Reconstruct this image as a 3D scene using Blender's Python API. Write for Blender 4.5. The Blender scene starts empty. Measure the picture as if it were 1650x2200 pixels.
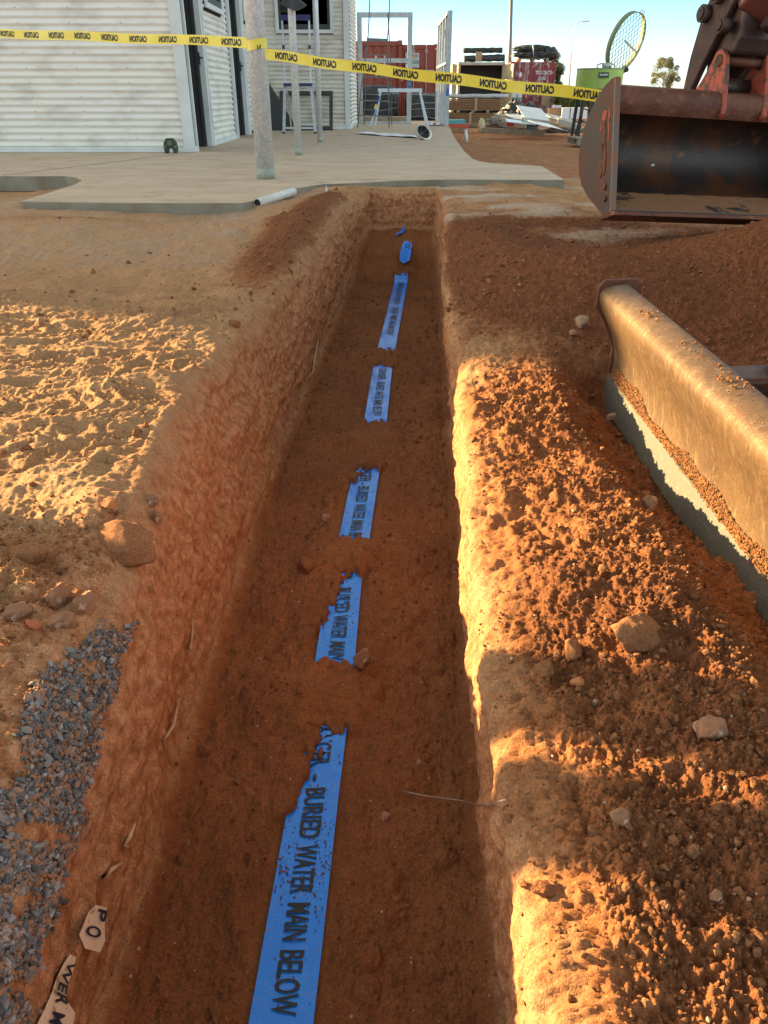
import bpy, math, random
import numpy as np
R = math.radians
random.seed(7); rng = np.random.default_rng(7)
scene = bpy.context.scene
C = scene.collection

# ------------------------------------------------------------------ camera
CAMZ = 0.64
cam_d = bpy.data.cameras.new('camera'); cam = bpy.data.objects.new('camera', cam_d); C.objects.link(cam)
cam.location = (0, 0, CAMZ); cam.rotation_euler = (R(90-29.0), 0, 0)
cam_d.sensor_fit = 'VERTICAL'; cam_d.sensor_height = 36.0; cam_d.lens = 1620/2200*36
cam_d.clip_start = 0.02; cam_d.clip_end = 8000
scene.camera = cam
# ------------------------------------------------------------------ light
SUN_EL, SUN_AZ = 15.0, -64.5       # degrees above the horizon, clockwise from +Y
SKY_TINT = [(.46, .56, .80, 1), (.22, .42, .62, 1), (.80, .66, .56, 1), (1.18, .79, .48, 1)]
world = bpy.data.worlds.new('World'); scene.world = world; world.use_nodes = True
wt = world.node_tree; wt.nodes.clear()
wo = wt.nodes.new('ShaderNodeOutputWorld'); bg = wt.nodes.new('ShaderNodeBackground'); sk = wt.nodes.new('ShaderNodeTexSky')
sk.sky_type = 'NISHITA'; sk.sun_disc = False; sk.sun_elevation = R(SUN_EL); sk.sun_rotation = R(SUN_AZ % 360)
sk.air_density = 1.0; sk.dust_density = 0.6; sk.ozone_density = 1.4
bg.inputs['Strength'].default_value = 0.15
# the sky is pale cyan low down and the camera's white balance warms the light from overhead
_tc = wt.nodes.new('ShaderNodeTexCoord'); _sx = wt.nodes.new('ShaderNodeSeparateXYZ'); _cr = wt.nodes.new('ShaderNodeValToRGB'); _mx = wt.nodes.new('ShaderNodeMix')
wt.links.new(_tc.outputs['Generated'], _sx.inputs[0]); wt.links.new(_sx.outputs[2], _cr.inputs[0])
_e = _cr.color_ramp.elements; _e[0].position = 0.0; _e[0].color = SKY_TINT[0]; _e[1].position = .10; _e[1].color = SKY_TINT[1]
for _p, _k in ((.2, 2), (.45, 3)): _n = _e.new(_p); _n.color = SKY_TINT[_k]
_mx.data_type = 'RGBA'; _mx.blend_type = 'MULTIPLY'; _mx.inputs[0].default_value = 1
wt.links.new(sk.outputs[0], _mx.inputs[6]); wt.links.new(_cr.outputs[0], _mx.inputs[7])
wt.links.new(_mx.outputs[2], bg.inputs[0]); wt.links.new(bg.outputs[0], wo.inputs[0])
sd = bpy.data.lights.new('sun', 'SUN'); sun = bpy.data.objects.new('sun', sd); C.objects.link(sun)
sd.energy = 5.0; sd.angle = R(0.5); sd.color = (1.0, 0.70, 0.33)
sun.rotation_euler = (R(90-SUN_EL), 0, R(180-SUN_AZ))
sun.location = (-20, 10, 10)
scene.view_settings.view_transform = 'Standard'; scene.view_settings.look = 'None'
scene.view_settings.gamma = 1; scene.view_settings.exposure = 2.2
scene.cycles.max_bounces = 6; scene.cycles.diffuse_bounces = 3

# ------------------------------------------------------------------ helpers
def tag(o, label=None, cat=None, group=None, kind=None):
    if label: o['label'] = label
    if cat: o['category'] = cat
    if group: o['group'] = group
    if kind: o['kind'] = kind
    return o
def thing(name, loc, label, cat, group=None):
    o = bpy.data.objects.new(name, None); C.objects.link(o); o.location = loc
    o.empty_display_size = 0.1
    return tag(o, label, cat, group)
def np_mesh(name, V, Fq, mat, smooth=False, parent=None, loc=None):
    """V (n,3) world, Fq (m,3|4) indices"""
    V = np.asarray(V, dtype=np.float32); Fq = np.asarray(Fq, dtype=np.int32)
    if loc is None: loc = world_loc(parent) if parent is not None else (0, 0, 0)
    me = bpy.data.meshes.new(name); k = Fq.shape[1]; m = len(Fq)
    me.vertices.add(len(V)); me.vertices.foreach_set('co', (V-np.array(loc, dtype=np.float32)).ravel())
    me.loops.add(m*k); me.loops.foreach_set('vertex_index', Fq.ravel())
    me.polygons.add(m); me.polygons.foreach_set('loop_start', np.arange(0, m*k, k, dtype=np.int32))
    me.polygons.foreach_set('use_smooth', np.full(m, smooth))
    me.update(calc_edges=True)
    if mat: me.materials.append(mat)
    o = bpy.data.objects.new(name, me); C.objects.link(o)
    if parent is not None: o.parent = parent
    else: o.location = loc
    return o
def world_loc(o):
    l = np.array(o.location)
    while o.parent is not None: o = o.parent; l = l+np.array(o.location)
    return tuple(l)
def nrm(v): v = np.array(v, float); return v/(np.linalg.norm(v)+1e-12)
class MB:
    def __init__(s): s.v = []; s.f = []; s.sm = []
    def add(s, V, Fs, smooth=False):
        b = len(s.v); s.v += [tuple(map(float, p)) for p in V]
        for f in Fs: s.f.append(tuple(b+i for i in f)); s.sm.append(smooth)
        return s
    def box(s, x0, x1, y0, y1, z0, z1):
        V = [(x, y, z) for z in (z0, z1) for x, y in ((x0, y0), (x1, y0), (x1, y1), (x0, y1))]
        return s.add(V, [(0, 3, 2, 1), (4, 5, 6, 7), (0, 1, 5, 4), (1, 2, 6, 5), (2, 3, 7, 6), (3, 0, 4, 7)])
    def obox(s, c, ax, ay, az, hx, hy, hz, bev=0):
        c = np.array(c, float); ax, ay, az = nrm(ax), nrm(ay), nrm(az)
        V = [c+sx*hx*ax+sy*hy*ay+sz*hz*az for sz in (-1, 1) for sx, sy in ((-1, -1), (1, -1), (1, 1), (-1, 1))]
        return s.add(V, [(0, 3, 2, 1), (4, 5, 6, 7), (0, 1, 5, 4), (1, 2, 6, 5), (2, 3, 7, 6), (3, 0, 4, 7)])
    def beam(s, a, b, w, h, up=(0, 0, 1)):
        a = np.array(a, float); b = np.array(b, float); d = nrm(b-a)
        if abs(np.dot(d, nrm(up))) > .97: up = (0, 1, 0) if abs(d[1]) < .9 else (1, 0, 0)
        sx = nrm(np.cross(d, up)); u = np.cross(sx, d)
        return s.obox((a+b)/2, d, sx, u, np.linalg.norm(b-a)/2, w/2, h/2)
    def tube(s, pts, r, n=10, caps=True, smooth=True):
        pts = [np.array(p, float) for p in pts]; m = len(pts)
        rr = r if hasattr(r, '__len__') else [r]*m
        up = np.array((0, 0, 1.)); V = []
        prev = None
        for i, p in enumerate(pts):
            d = nrm(pts[min(i+1, m-1)]-pts[max(i-1, 0)])
            if prev is None:
                a = np.cross(d, up if abs(d[2]) < .95 else (1., 0, 0)); a = nrm(a)
            else: a = nrm(prev-d*np.dot(prev, d))
            prev = a; b = np.cross(d, a)
            for k in range(n):
                t = 2*math.pi*k/n; V.append(p+rr[i]*(math.cos(t)*a+math.sin(t)*b))
        Fs = [(i*n+k, i*n+(k+1) % n, (i+1)*n+(k+1) % n, (i+1)*n+k) for i in range(m-1) for k in range(n)]
        s.add(V, Fs, smooth)
        if caps:
            b = len(s.v)-len(V)
            s.f.append(tuple(b+k for k in range(n))[::-1]); s.sm.append(False)
            s.f.append(tuple(b+(m-1)*n+k for k in range(n))); s.sm.append(False)
        return s
    def prism(s, poly, axis, h0, h1, fn=None):
        """poly list of 2D; extruded along fn(u,v,h)->xyz"""
        n = len(poly)
        V = [fn(u, v, h0) for u, v in poly]+[fn(u, v, h1) for u, v in poly]
        Fs = [tuple(range(n))[::-1], tuple(range(n, 2*n))]+[(i, (i+1) % n, n+(i+1) % n, n+i) for i in range(n)]
        return s.add(V, Fs)
    def build(s, name, mat, parent=None, loc=None, smooth=None):
        if loc is None: loc = world_loc(parent) if parent is not None else (0, 0, 0)
        me = bpy.data.meshes.new(name)
        me.from_pydata([tuple(np.array(p)-np.array(loc)) for p in s.v], [], s.f)
        me.polygons.foreach_set('use_smooth', [bool(x) if smooth is None else smooth for x in s.sm])
        if mat: me.materials.append(mat)
        import bmesh
        bm = bmesh.new(); bm.from_mesh(me); bmesh.ops.recalc_face_normals(bm, faces=bm.faces); bm.to_mesh(me); bm.free()
        me.update()
        o = bpy.data.objects.new(name, me); C.objects.link(o)
        if parent is not None: o.parent = parent
        else: o.location = loc
        return o
def bevel(o, w=.004, seg=2):
    m = o.modifiers.new('bevel', 'BEVEL'); m.width = w; m.segments = seg; m.limit_method = 'ANGLE'; m.angle_limit = R(40)
    return o

# photo pixel (1650x2200) -> world point on a plane; used to measure places
_c, _s = math.cos(R(29)), math.sin(R(29))
def _ray(px, py):
    u = (px-825)/1620; v = (1100-py)/1620
    return (u, _c+v*_s, -_s+v*_c)
def atz(px, py, z=0.):
    r = _ray(px, py); t = (z-CAMZ)/r[2]; return (r[0]*t, r[1]*t, z)
def aty(px, py, y):
    r = _ray(px, py); t = y/r[1]; return (r[0]*t, y, CAMZ+r[2]*t)
def atx(px, py, x):
    r = _ray(px, py); t = x/r[0]; return (x, r[1]*t, CAMZ+r[2]*t)

# ------------------------------------------------------------------ noise
_perm = rng.permutation(256).astype(np.int32); _perm = np.concatenate([_perm, _perm, _perm])
_g = rng.normal(size=(256, 3)).astype(np.float32); _g /= np.linalg.norm(_g, axis=1)[:, None]
def perlin(x, y, z=None):
    x = np.asarray(x, np.float32); y = np.asarray(y, np.float32)
    z = np.zeros_like(x) if z is None else np.asarray(z, np.float32)
    xi = np.floor(x).astype(np.int32); yi = np.floor(y).astype(np.int32); zi = np.floor(z).astype(np.int32)
    xf, yf, zf = x-xi, y-yi, z-zi
    u = xf*xf*xf*(xf*(xf*6-15)+10); v = yf*yf*yf*(yf*(yf*6-15)+10); w = zf*zf*zf*(zf*(zf*6-15)+10)
    out = 0
    for dz in (0, 1):
        for dy in (0, 1):
            for dx in (0, 1):
                h = _perm[_perm[_perm[(xi+dx) & 255]+((yi+dy) & 255)]+((zi+dz) & 255)]
                g = _g[h]
                d = g[..., 0]*(xf-dx)+g[..., 1]*(yf-dy)+g[..., 2]*(zf-dz)
                out = out+d*(u if dx else 1-u)*(v if dy else 1-v)*(w if dz else 1-w)
    return out*1.6
def fbm(x, y, z=None, oct=4, gain=.5):
    a = 1.; t = 0; f = 1.
    for i in range(oct):
        t = t+a*perlin(x*f+i*17.3, y*f-i*9.1, None if z is None else z*f+i*5.7); a *= gain; f *= 2.03
    return t
def worley(x, y, jit=.85, seed=0):
    """F1 distance, F2-F1, and per-cell random"""
    xi = np.floor(x).astype(np.int32); yi = np.floor(y).astype(np.int32)
    f1 = np.full(x.shape, 9., np.float32); f2 = f1.copy(); cid = np.zeros(x.shape, np.float32)
    for dx in (-1, 0, 1):
        for dy in (-1, 0, 1):
            cx, cy = xi+dx, yi+dy
            h = _perm[_perm[(cx+seed) & 255]+(cy & 255)]; h2 = _perm[h+57]; h3 = _perm[h2+11]
            px = cx+.5+jit*(h/255.-.5); py = cy+.5+jit*(h2/255.-.5)
            d = np.hypot(x-px, y-py).astype(np.float32)
            m = d < f1
            f2 = np.where(m, f1, np.minimum(f2, d)); cid = np.where(m, h3/255., cid); f1 = np.where(m, d, f1)
    return f1, f2-f1, cid
def sstep(a, b, x):
    t = np.clip((x-a)/(b-a), 0, 1); return t*t*(3-2*t)
def gauss(x, y, cx, cy, sx, sy=None, ang=0):
    sy = sy or sx; dx, dy = x-cx, y-cy; ca, sa = math.cos(ang), math.sin(ang)
    return np.exp(-.5*(((dx*ca+dy*sa)/sx)**2+((-dx*sa+dy*ca)/sy)**2))

# ------------------------------------------------------------------ materials
def new_mat(name):
    m = bpy.data.materials.new(name); m.use_nodes = True; nt = m.node_tree
    b = nt.nodes['Principled BSDF']; return m, nt, b
def N(nt, typ, **kw):
    n = nt.nodes.new(typ)
    for k, v in kw.items():
        if k in n.inputs.keys(): n.inputs[k].default_value = v
        else: setattr(n, k, v)
    return n
def mixc(nt, fac, a, b, mode='MIX'):
    n = nt.nodes.new('ShaderNodeMix'); n.data_type = 'RGBA'; n.blend_type = mode
    for sck, val in ((n.inputs[0], fac), (n.inputs[6], a), (n.inputs[7], b)):
        if hasattr(val, 'is_linked') or isinstance(val, bpy.types.NodeSocket): nt.links.new(val, sck)
        elif isinstance(val, (int, float)): sck.default_value = val
        else: sck.default_value = (*val, 1)
    return n.outputs[2]
def ramp(nt, src, lo, hi):
    n = nt.nodes.new('ShaderNodeMapRange'); n.inputs[1].default_value = lo; n.inputs[2].default_value = hi
    nt.links.new(src, n.inputs[0]); return n.outputs[0]
def noise_of(nt, scale, detail=5, rough=.55, stretch=None, coord='Object', dist=0):
    tc = nt.nodes.new('ShaderNodeTexCoord'); n = nt.nodes.new('ShaderNodeTexNoise')
    n.inputs['Scale'].default_value = scale; n.inputs['Detail'].default_value = detail; n.inputs['Roughness'].default_value = rough
    n.inputs['Distortion'].default_value = dist
    if stretch:
        mp = nt.nodes.new('ShaderNodeMapping'); mp.inputs['Scale'].default_value = stretch
        nt.links.new(tc.outputs[coord], mp.inputs[0]); nt.links.new(mp.outputs[0], n.inputs['Vector'])
    else: nt.links.new(tc.outputs[coord], n.inputs['Vector'])
    return n.outputs[0]
def bump(nt, b, src, dist, strength=1., prev=None):
    n = nt.nodes.new('ShaderNodeBump'); n.inputs['Distance'].default_value = dist; n.inputs['Strength'].default_value = strength
    nt.links.new(src, n.inputs['Height'])
    if prev is not None: nt.links.new(prev, n.inputs['Normal'])
    nt.links.new(n.outputs[0], b.inputs['Normal']); return n.outputs[0]
def mat(name, col, rough=.6, metal=0., col2=None, scale=8., lo=.4, hi=.65, stretch=None, bmp=0., bscale=60., col3=None, scale3=40., spec=None, lo3=.5, hi3=.6, rough2=None):
    m, nt, b = new_mat(name)
    b.inputs['Roughness'].default_value = rough; b.inputs['Metallic'].default_value = metal
    if spec is not None: b.inputs['Specular IOR Level'].default_value = spec
    if col2 is not None:
        f = ramp(nt, noise_of(nt, scale, 6, .6, stretch), lo, hi)
        c = mixc(nt, f, col, col2)
        if rough2 is not None:
            mr = N(nt, 'ShaderNodeMapRange'); mr.inputs[3].default_value = rough; mr.inputs[4].default_value = rough2
            nt.links.new(f, mr.inputs[0]); nt.links.new(mr.outputs[0], b.inputs['Roughness'])
        if col3 is not None: c = mixc(nt, ramp(nt, noise_of(nt, scale3, 4, .6), lo3, hi3), c, col3)
        nt.links.new(c, b.inputs['Base Color'])
    else: b.inputs['Base Color'].default_value = (*col, 1)
    if bmp: bump(nt, b, noise_of(nt, bscale, 5, .6), bmp)
    return m

# soil: the ground's own colours, driven by attributes of the sheet (how loose / damp / sandy it is)
def soil_mat(name, attr=True, basecol=None):
    m, nt, b = new_mat(name); b.inputs['Roughness'].default_value = .95; b.inputs['Specular IOR Level'].default_value = .15
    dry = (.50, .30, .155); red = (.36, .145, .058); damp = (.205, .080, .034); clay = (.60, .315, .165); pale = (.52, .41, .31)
    n1 = noise_of(nt, 4.5, 8, .68); n2 = noise_of(nt, 38, 6, .6); n3 = noise_of(nt, 260, 4, .6)
    if attr:
        def at(nm):
            a = nt.nodes.new('ShaderNodeAttribute'); a.attribute_name = nm; return a.outputs['Fac']
        def addn(src, nz, amt):
            mm = N(nt, 'ShaderNodeMath', operation='MULTIPLY_ADD'); nt.links.new(nz, mm.inputs[0]); mm.inputs[1].default_value = amt; 
            a2 = N(nt, 'ShaderNodeMath', operation='ADD'); a2.inputs[1].default_value = -amt*.5
            nt.links.new(src, a2.inputs[0]); nt.links.new(a2.outputs[0], mm.inputs[2]); return mm.outputs[0]
        loose = ramp(nt, addn(addn(at('loose'), n1, .8), n2, .5), .3, .7)
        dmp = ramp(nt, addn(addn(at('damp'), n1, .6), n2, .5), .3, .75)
        wall = ramp(nt, addn(addn(at('wall'), n1, .6), n2, .3), .3, .7)
        pl = ramp(nt, addn(addn(at('pale'), n1, .9), n2, .6), .35, .8)
        c = mixc(nt, ramp(nt, n1, .35, .65), dry, (.37, .205, .10))
        c = mixc(nt, wall, c, mixc(nt, ramp(nt, n2, .35, .65), clay, (.33, .135, .055)))
        c = mixc(nt, loose, c, red); c = mixc(nt, dmp, c, damp); c = mixc(nt, pl, c, pale)
    else:
        c = mixc(nt, ramp(nt, n1, .35, .65), basecol or red, tuple(.75*x for x in (basecol or red)))
        gi = N(nt, 'ShaderNodeNewGeometry'); c = mixc(nt, 1.0, c, mixc(nt, gi.outputs['Random Per Island'], (.80, .79, .78), (1.25, 1.22, 1.2)), 'MULTIPLY')
    g = mixc(nt, ramp(nt, n3, .3, .7), (.62, .62, .62), (1.25, 1.22, 1.2))
    c = mixc(nt, 1.0, c, g, 'MULTIPLY')
    if attr:
        vo = N(nt, 'ShaderNodeTexVoronoi', Scale=42.); tc = N(nt, 'ShaderNodeTexCoord'); nt.links.new(tc.outputs['Object'], vo.inputs['Vector'])
        sp = N(nt, 'ShaderNodeMath', operation='LESS_THAN'); sp.inputs[1].default_value = .10; nt.links.new(vo.outputs['Distance'], sp.inputs[0])
        sel = N(nt, 'ShaderNodeSeparateColor'); nt.links.new(vo.outputs['Color'], sel.inputs[0])
        g2 = N(nt, 'ShaderNodeMath', operation='GREATER_THAN'); g2.inputs[1].default_value = .80; nt.links.new(sel.outputs[0], g2.inputs[0])
        mu = N(nt, 'ShaderNodeMath', operation='MULTIPLY'); nt.links.new(sp.outputs[0], mu.inputs[0]); nt.links.new(g2.outputs[0], mu.inputs[1])
        c = mixc(nt, mu.outputs[0], c, (.55, .42, .33))
    nt.links.new(c, b.inputs['Base Color'])
    p = bump(nt, b, noise_of(nt, 110, 6, .7), .0045, 1.)
    bump(nt, b, noise_of(nt, 450, 3, .6), .0018, 1., p)
    return m
M_soil = soil_mat('soil')

# ------------------------------------------------------------------ ground with the trench, one sheet out to the horizon
ys = [-400., -150., -60, -25, -12, -6, -4]
y = -3.0
while y < .2: ys.append(y); y += .05 if y < -.4 else .012
while y < 6.55: ys.append(y); y += .0033*max(y, .62)
n_end0 = len(ys)
while y < 6.74: ys.append(y); y += .0042
while y < 24: ys.append(y); y += .0055*y
while y < 3200: ys.append(y); y *= 1.06
ys = np.array(ys, np.float32); nr = len(ys)
def ip(y, pts): return np.interp(y, [p[0] for p in pts], [p[1] for p in pts]).astype(np.float32)
lipL = ip(ys, [(-3, -.42), (.5, -.42), (1.0, -.43), (1.67, -.50), (2.1, -.54), (2.6, -.50), (3.64, -.40), (5, -.29), (6.2, -.20), (6.7, -.12)])
floL = ip(ys, [(-3, -.44), (.5, -.445), (1.7, -.45), (2.7, -.43), (4, -.36), (6.1, -.24), (6.7, -.12)])
floR = ip(ys, [(-3, .16), (.6, .185), (1.0, .21), (2.7, .29), (3.5, .335), (6.1, .43), (6.7, .42)])
lipR = ip(ys, [(-3, .13), (.4, .135), (1.0, .155), (1.5, .18), (2.3, .235), (3.5, .275), (4.6, .36), (5.9, .44), (6.7, .44)])
wob = fbm(ys*1.7, ys*0+3.3, oct=4)
lipL = lipL+.018*wob; lipR = lipR+.012*fbm(ys*3.1, ys*0+9.3, oct=4)+.006*perlin(ys*22, ys*0+1.7); floL = floL+.010*fbm(ys*2.3, ys*0+5.1, oct=3); floR = floR+.010*fbm(ys*2.3, ys*0+15.1, oct=3)
zf_row = ip(ys, [(-3, -.62), (5.85, -.62), (6.05, -.56), (6.15, -.47), (6.35, -.41), (6.55, -.36)])
dep = sstep(6.73, 6.56, ys)*sstep(-2.4, -2.2, ys)          # 1 = open trench
def ground_level(x, y):
    z = np.interp(y, [-10, 6.9, 9, 13, 17, 30, 50], [-.095, -.095, -.16, -.24, -.29, -.36, -.42]).astype(np.float32)
    z = z+.36*gauss(x, y, 2.35, 3.3, .70, .60)*(x > 0)+.10*gauss(x, y, 3.6, 3.0, .9)
    z = z+.12*gauss(x, y, .78, 3.15, .24, .40, .25)+.07*gauss(x, y, .62, 4.2, .14, .40)+.05*gauss(x, y, .50, 2.45, .14, .35)
    z = z+.035*gauss(x, y, .55, .95, .16, .45)+.028*gauss(x, y, .38, .93, .05, .06)+.02*gauss(x, y, .36, 1.35, .07, .10)
    z = z+.10*gauss(x, y, -.42, 5.2, .11, .65, -.08)+.05*gauss(x, y, -.50, 4.0, .10, .4)
    z = z+.03*gauss(x, y, 1.35, 5.3, .5, .2, -.2)+.03*gauss(x, y, .8, 5.9, .3, .25)-.03*gauss(x, y, 1.1, 4.7, .45, .3)
    z = z-.07*gauss(x, y, -3.1, 6.6, .5, .45)-.06*gauss(x, y, -1.35, 5.25, .35, .12)+.02*gauss(x, y, -.2, 6.6, .5, .15)
    z = z+.02*sstep(-.8, -.5, x)*sstep(-.42, -.5, x)*sstep(2.2, 1.3, y)
    z = z+.05*sstep(4.2, 5.0, y)*sstep(2.2, .9, x)*sstep(-3.4, -2.5, x)*(y < 9)-.035*gauss(x, y, -1.45, 5.3, .28, .10)
    z = z+.03*gauss(x, y, .42, .86, .16, .22)+.022*gauss(x, y, .30, 1.02, .035, .05)+.018*gauss(x, y, .62, 1.15, .06, .10)
    # the bank beside the blade falls toward the cutting edge
    z = z-.105*sstep(.46, .64, x)*sstep(.95, .78, x)*sstep(2.35, 2.1, y)*(y > 0)
    return z
reach = .62*(np.maximum(ys, .25)*.875+.5)
nL, nE = 330, 26
lin = np.linspace(0, 1, nL)**1.0
exp = np.cumsum(1.36**np.arange(nE)); exp = exp/exp[-1]
def side(edge, sgn):
    far = np.maximum(25, np.abs(ys)*1.4+10)
    a = reach[:, None]*lin[None]
    b = reach[:, None]+(far-reach)[:, None]*exp[None]
    o = np.concatenate([a, b], 1)
    return edge[:, None]+sgn*o
shL, shR = .20, .075
XL = side(lipL-shL, -1)[:, ::-1]; XR = side(lipR+shR, 1)
nwl, nf, nwr = 170, 270, 120
# wall cross sections as (x, depth fraction) key points
one = np.ones_like(ys)
kL = [(lipL-shL, 0*one), (lipL-.12, .018*one), (lipL-.05, .05*one), (lipL-.012, .13*one), (lipL+.004, .26*one), (floL*.6+lipL*.4, .55*one), (floL-.004, .80*one), (floL+.012, .95*one), (floL+.05, 1.0*one)]
kR = [(floR-.05, 1.0*one), (floR-.012, .96*one), (floR, .85*one), (floR*.6+lipR*.4, .5*one), (lipR*.9+floR*.1, .18*one), (lipR, .07*one), (lipR+.022, .02*one), (lipR+shR, 0*one)]
def strip(keys, n):
    xs = np.stack([k[0] for k in keys], 1); ds = np.stack([k[1] for k in keys], 1)
    seg = np.hypot(np.diff(xs, axis=1), np.diff(ds, axis=1)*.55); t = np.concatenate([np.zeros((nr, 1)), np.cumsum(seg, 1)], 1); t /= t[:, -1:]
    tt = t.mean(0); q = np.linspace(0, 1, n+2)[1:-1]
    X = np.stack([np.interp(q, tt, xs[i]) for i in range(nr)]); Dq = np.stack([np.interp(q, tt, ds[i]) for i in range(nr)])
    for _ in range(10):
        X[:, 1:-1] = .25*X[:, :-2]+.5*X[:, 1:-1]+.25*X[:, 2:]; Dq[:, 1:-1] = .25*Dq[:, :-2]+.5*Dq[:, 1:-1]+.25*Dq[:, 2:]
    return X, Dq
XW, DW = strip(kL, nwl); XV, DV = strip(kR, nwr)
q = np.linspace(0, 1, nf+2)[1:-1]
XF = XW[:, -1:]*(1-q)+XV[:, :1]*q
X = np.concatenate([XL, XW, XF, XV, XR], 1).astype(np.float32)
D = np.concatenate([np.zeros_like(XL), DW, np.ones_like(XF), DV, np.zeros_like(XR)], 1).astype(np.float32)
nc = X.shape[1]; cL = XL.shape[1]; c1 = cL+nwl; c2 = c1+nf; c3 = c2+nwr
Y = np.repeat(ys[:, None], nc, 1)
G = ground_level(X, Y)
D = D*dep[:, None]
Z = G*(1-D)+zf_row[:, None]*D
near = (np.abs(Y-2.8) < 4.4)
ci = np.arange(nc)[None, :]+np.zeros_like(Y)
isF = sstep(.9, 1., D); isW = np.clip(1-np.abs(D-.5)*2, 0, 1)**.35*(D > .005)*(D < .995)
isG = sstep(.12, 0., D)
# regions
right = (ci >= c2+nwr*.6)
looseR = right*isG
bank = looseR*sstep(2.35, 1.9, Y)                                      # crumbly bank, front right
spoil = looseR*np.clip(gauss(X, Y, .72, 3.2, .30, .55)*1.5+gauss(X, Y, .6, 4.3, .2, .55)*1.3+gauss(X, Y, 2.4, 3.3, 1.1, .85)*2.2+gauss(X,Y,1.25,5.0,.4,.10)*.8, 0, 1)
spoilL = (ci < c1)*isG*np.clip(gauss(X, Y, -.42, 5.2, .16, .8, -.08)*1.6+gauss(X, Y, -.50, 4.0, .16, .5)*1.0+gauss(X,Y,-1.9,5.0,.5,.12)*.5, 0, 1)
sandL = (ci < cL+30)*isG*sstep(3.6, 3.0, Y)
stony = (ci < cL+40)*isG*sstep(1.42, 1.2, Y)
# tape line on the trench floor (centre x as a function of y) and where soil covers it
TP = [(.2, -.17), (.637, -.159), (.873, -.150), (1.083, -.142), (1.238, -.135), (1.492, -.124), (1.885, -.115), (2.087, -.097), (2.604, -.066), (3.097, -.037), (3.84, -.006), (4.171, .015), (6.006, .138), (6.2, .17)]
TW = .05
def tape_x(y): return np.interp(y, [p[0] for p in TP], [p[1] for p in TP])
def vmin(y): return np.interp(y, [.2, .99, 1.03, 1.10, 1.24, 1.30, 1.5, 1.56, 1.68, 1.87, 2.0, 2.1, 2.35, 2.45, 2.6, 2.7], [-2, -2, -.55, -.30, -.1, -2, -2, -1.4, -.55, .1, -2, -2, -2, -1.0, -.1, -2])
def visible(x, y):
    v = (x-tape_x(y))/TW
    d = np.full(np.shape(y), -9.)
    for a, b in ((-.5, 1.24), (1.49, 1.885), (2.095, 2.60), (3.09, 3.85), (4.17, 5.98)):
        sc = .5 if a < 2 else 1.
        d = np.maximum(d, np.minimum(y-a, b-y))
    ext = 1+.25*np.asarray(y)
    n = .022*perlin(x*55, y*11)+.014*perlin(x*40, y*30)+.008*perlin(x*95, y*80)
    d = np.minimum(d, (v-vmin(y))*.06)+n*(1+.35*y)
    return d, v
vd, vv = visible(X, Y)
onT = sstep(1.5, 1.1, np.abs(vv))*isF
cover = (.012*sstep(0, .02, -vd)+.012*sstep(.05, .2, -vd))*sstep(3.2, 1.0, np.abs(vv))*isF
lump = np.clip(-vd*.9, 0, 1)
# displacement
disp = np.zeros_like(Z)
f = near
def put(mask, amt, fn):
    idx = mask
    disp[idx] += (amt[idx] if hasattr(amt, 'shape') else amt)*fn(X[idx], Y[idx], Z[idx])
disp += .022*fbm(X*1.3, Y*1.3, oct=3)*isG*sstep(0, .6, np.abs(X-.0))*(Y < 60)
def pebbles0(x, y, z):
    f1, f2, cid = worley(y*17+z*5, z*21-y*4, .9, 41)
    return np.sqrt(np.clip(.10-f1*f1, 0, 1))*(cid > .72)*2.2
put(f, (.010*isG+.011*isF).astype(np.float32), lambda x, y, z: fbm(x*7, y*7, z*9, oct=3))
put(f & (isW > .02), (.017*isW).astype(np.float32), lambda x, y, z: fbm(y*1.9+z*2, z*7-y*.4, x*7, oct=4, gain=.55))
put(f, (.0042*isG+.0030*(X > 0)*isW+.0035*isF+.004*spoil+.004*bank).astype(np.float32), lambda x, y, z: fbm(x*31, y*31, z*31, oct=3, gain=.6))
put(f & (isW > .02), (.0013*isW).astype(np.float32), lambda x, y, z: fbm(x*28, y*8+z*8, z*30-y*3, oct=4, gain=.62))
# vertical scars and horizontal gouges on the trench walls
put(f & (isW > .02), (.010*isW*np.clip(.15+.85*sstep(3, 5.5, Y)+.5*(X > .1), 0, 1)).astype(np.float32), lambda x, y, z: np.abs(perlin(y*16, z*2.5, x*3))-.25)
put(f & (isW > .02), (.014*isW*(X < .1)).astype(np.float32), lambda x, y, z: -np.clip(perlin(y*3.1+z*1.5, z*5.0-y*.7)-.28, 0, 1)*3)
put(f & (isW > .02), (.010*isW*(X < .1)).astype(np.float32), pebbles0)
put(f & (isW > .02), (.013*isW).astype(np.float32), lambda x, y, z: sstep(-.08, .10, perlin(y*2.2+z*3.5, z*8-y*1.8, x*3))+.6*sstep(-.05, .08, perlin(y*5-z*3, z*16-y*3)))
put(f & (isW > .02), (.0016*isW).astype(np.float32), lambda x, y, z: np.abs(perlin(y*9+z*14, z*48-y*11, x*3))-.2)
put(f & (isW > .02), (.006*isW).astype(np.float32), lambda x, y, z: -np.clip(1-np.abs(perlin(y*9-z*7, z*9+y*3))*9, 0, 1))
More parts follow.
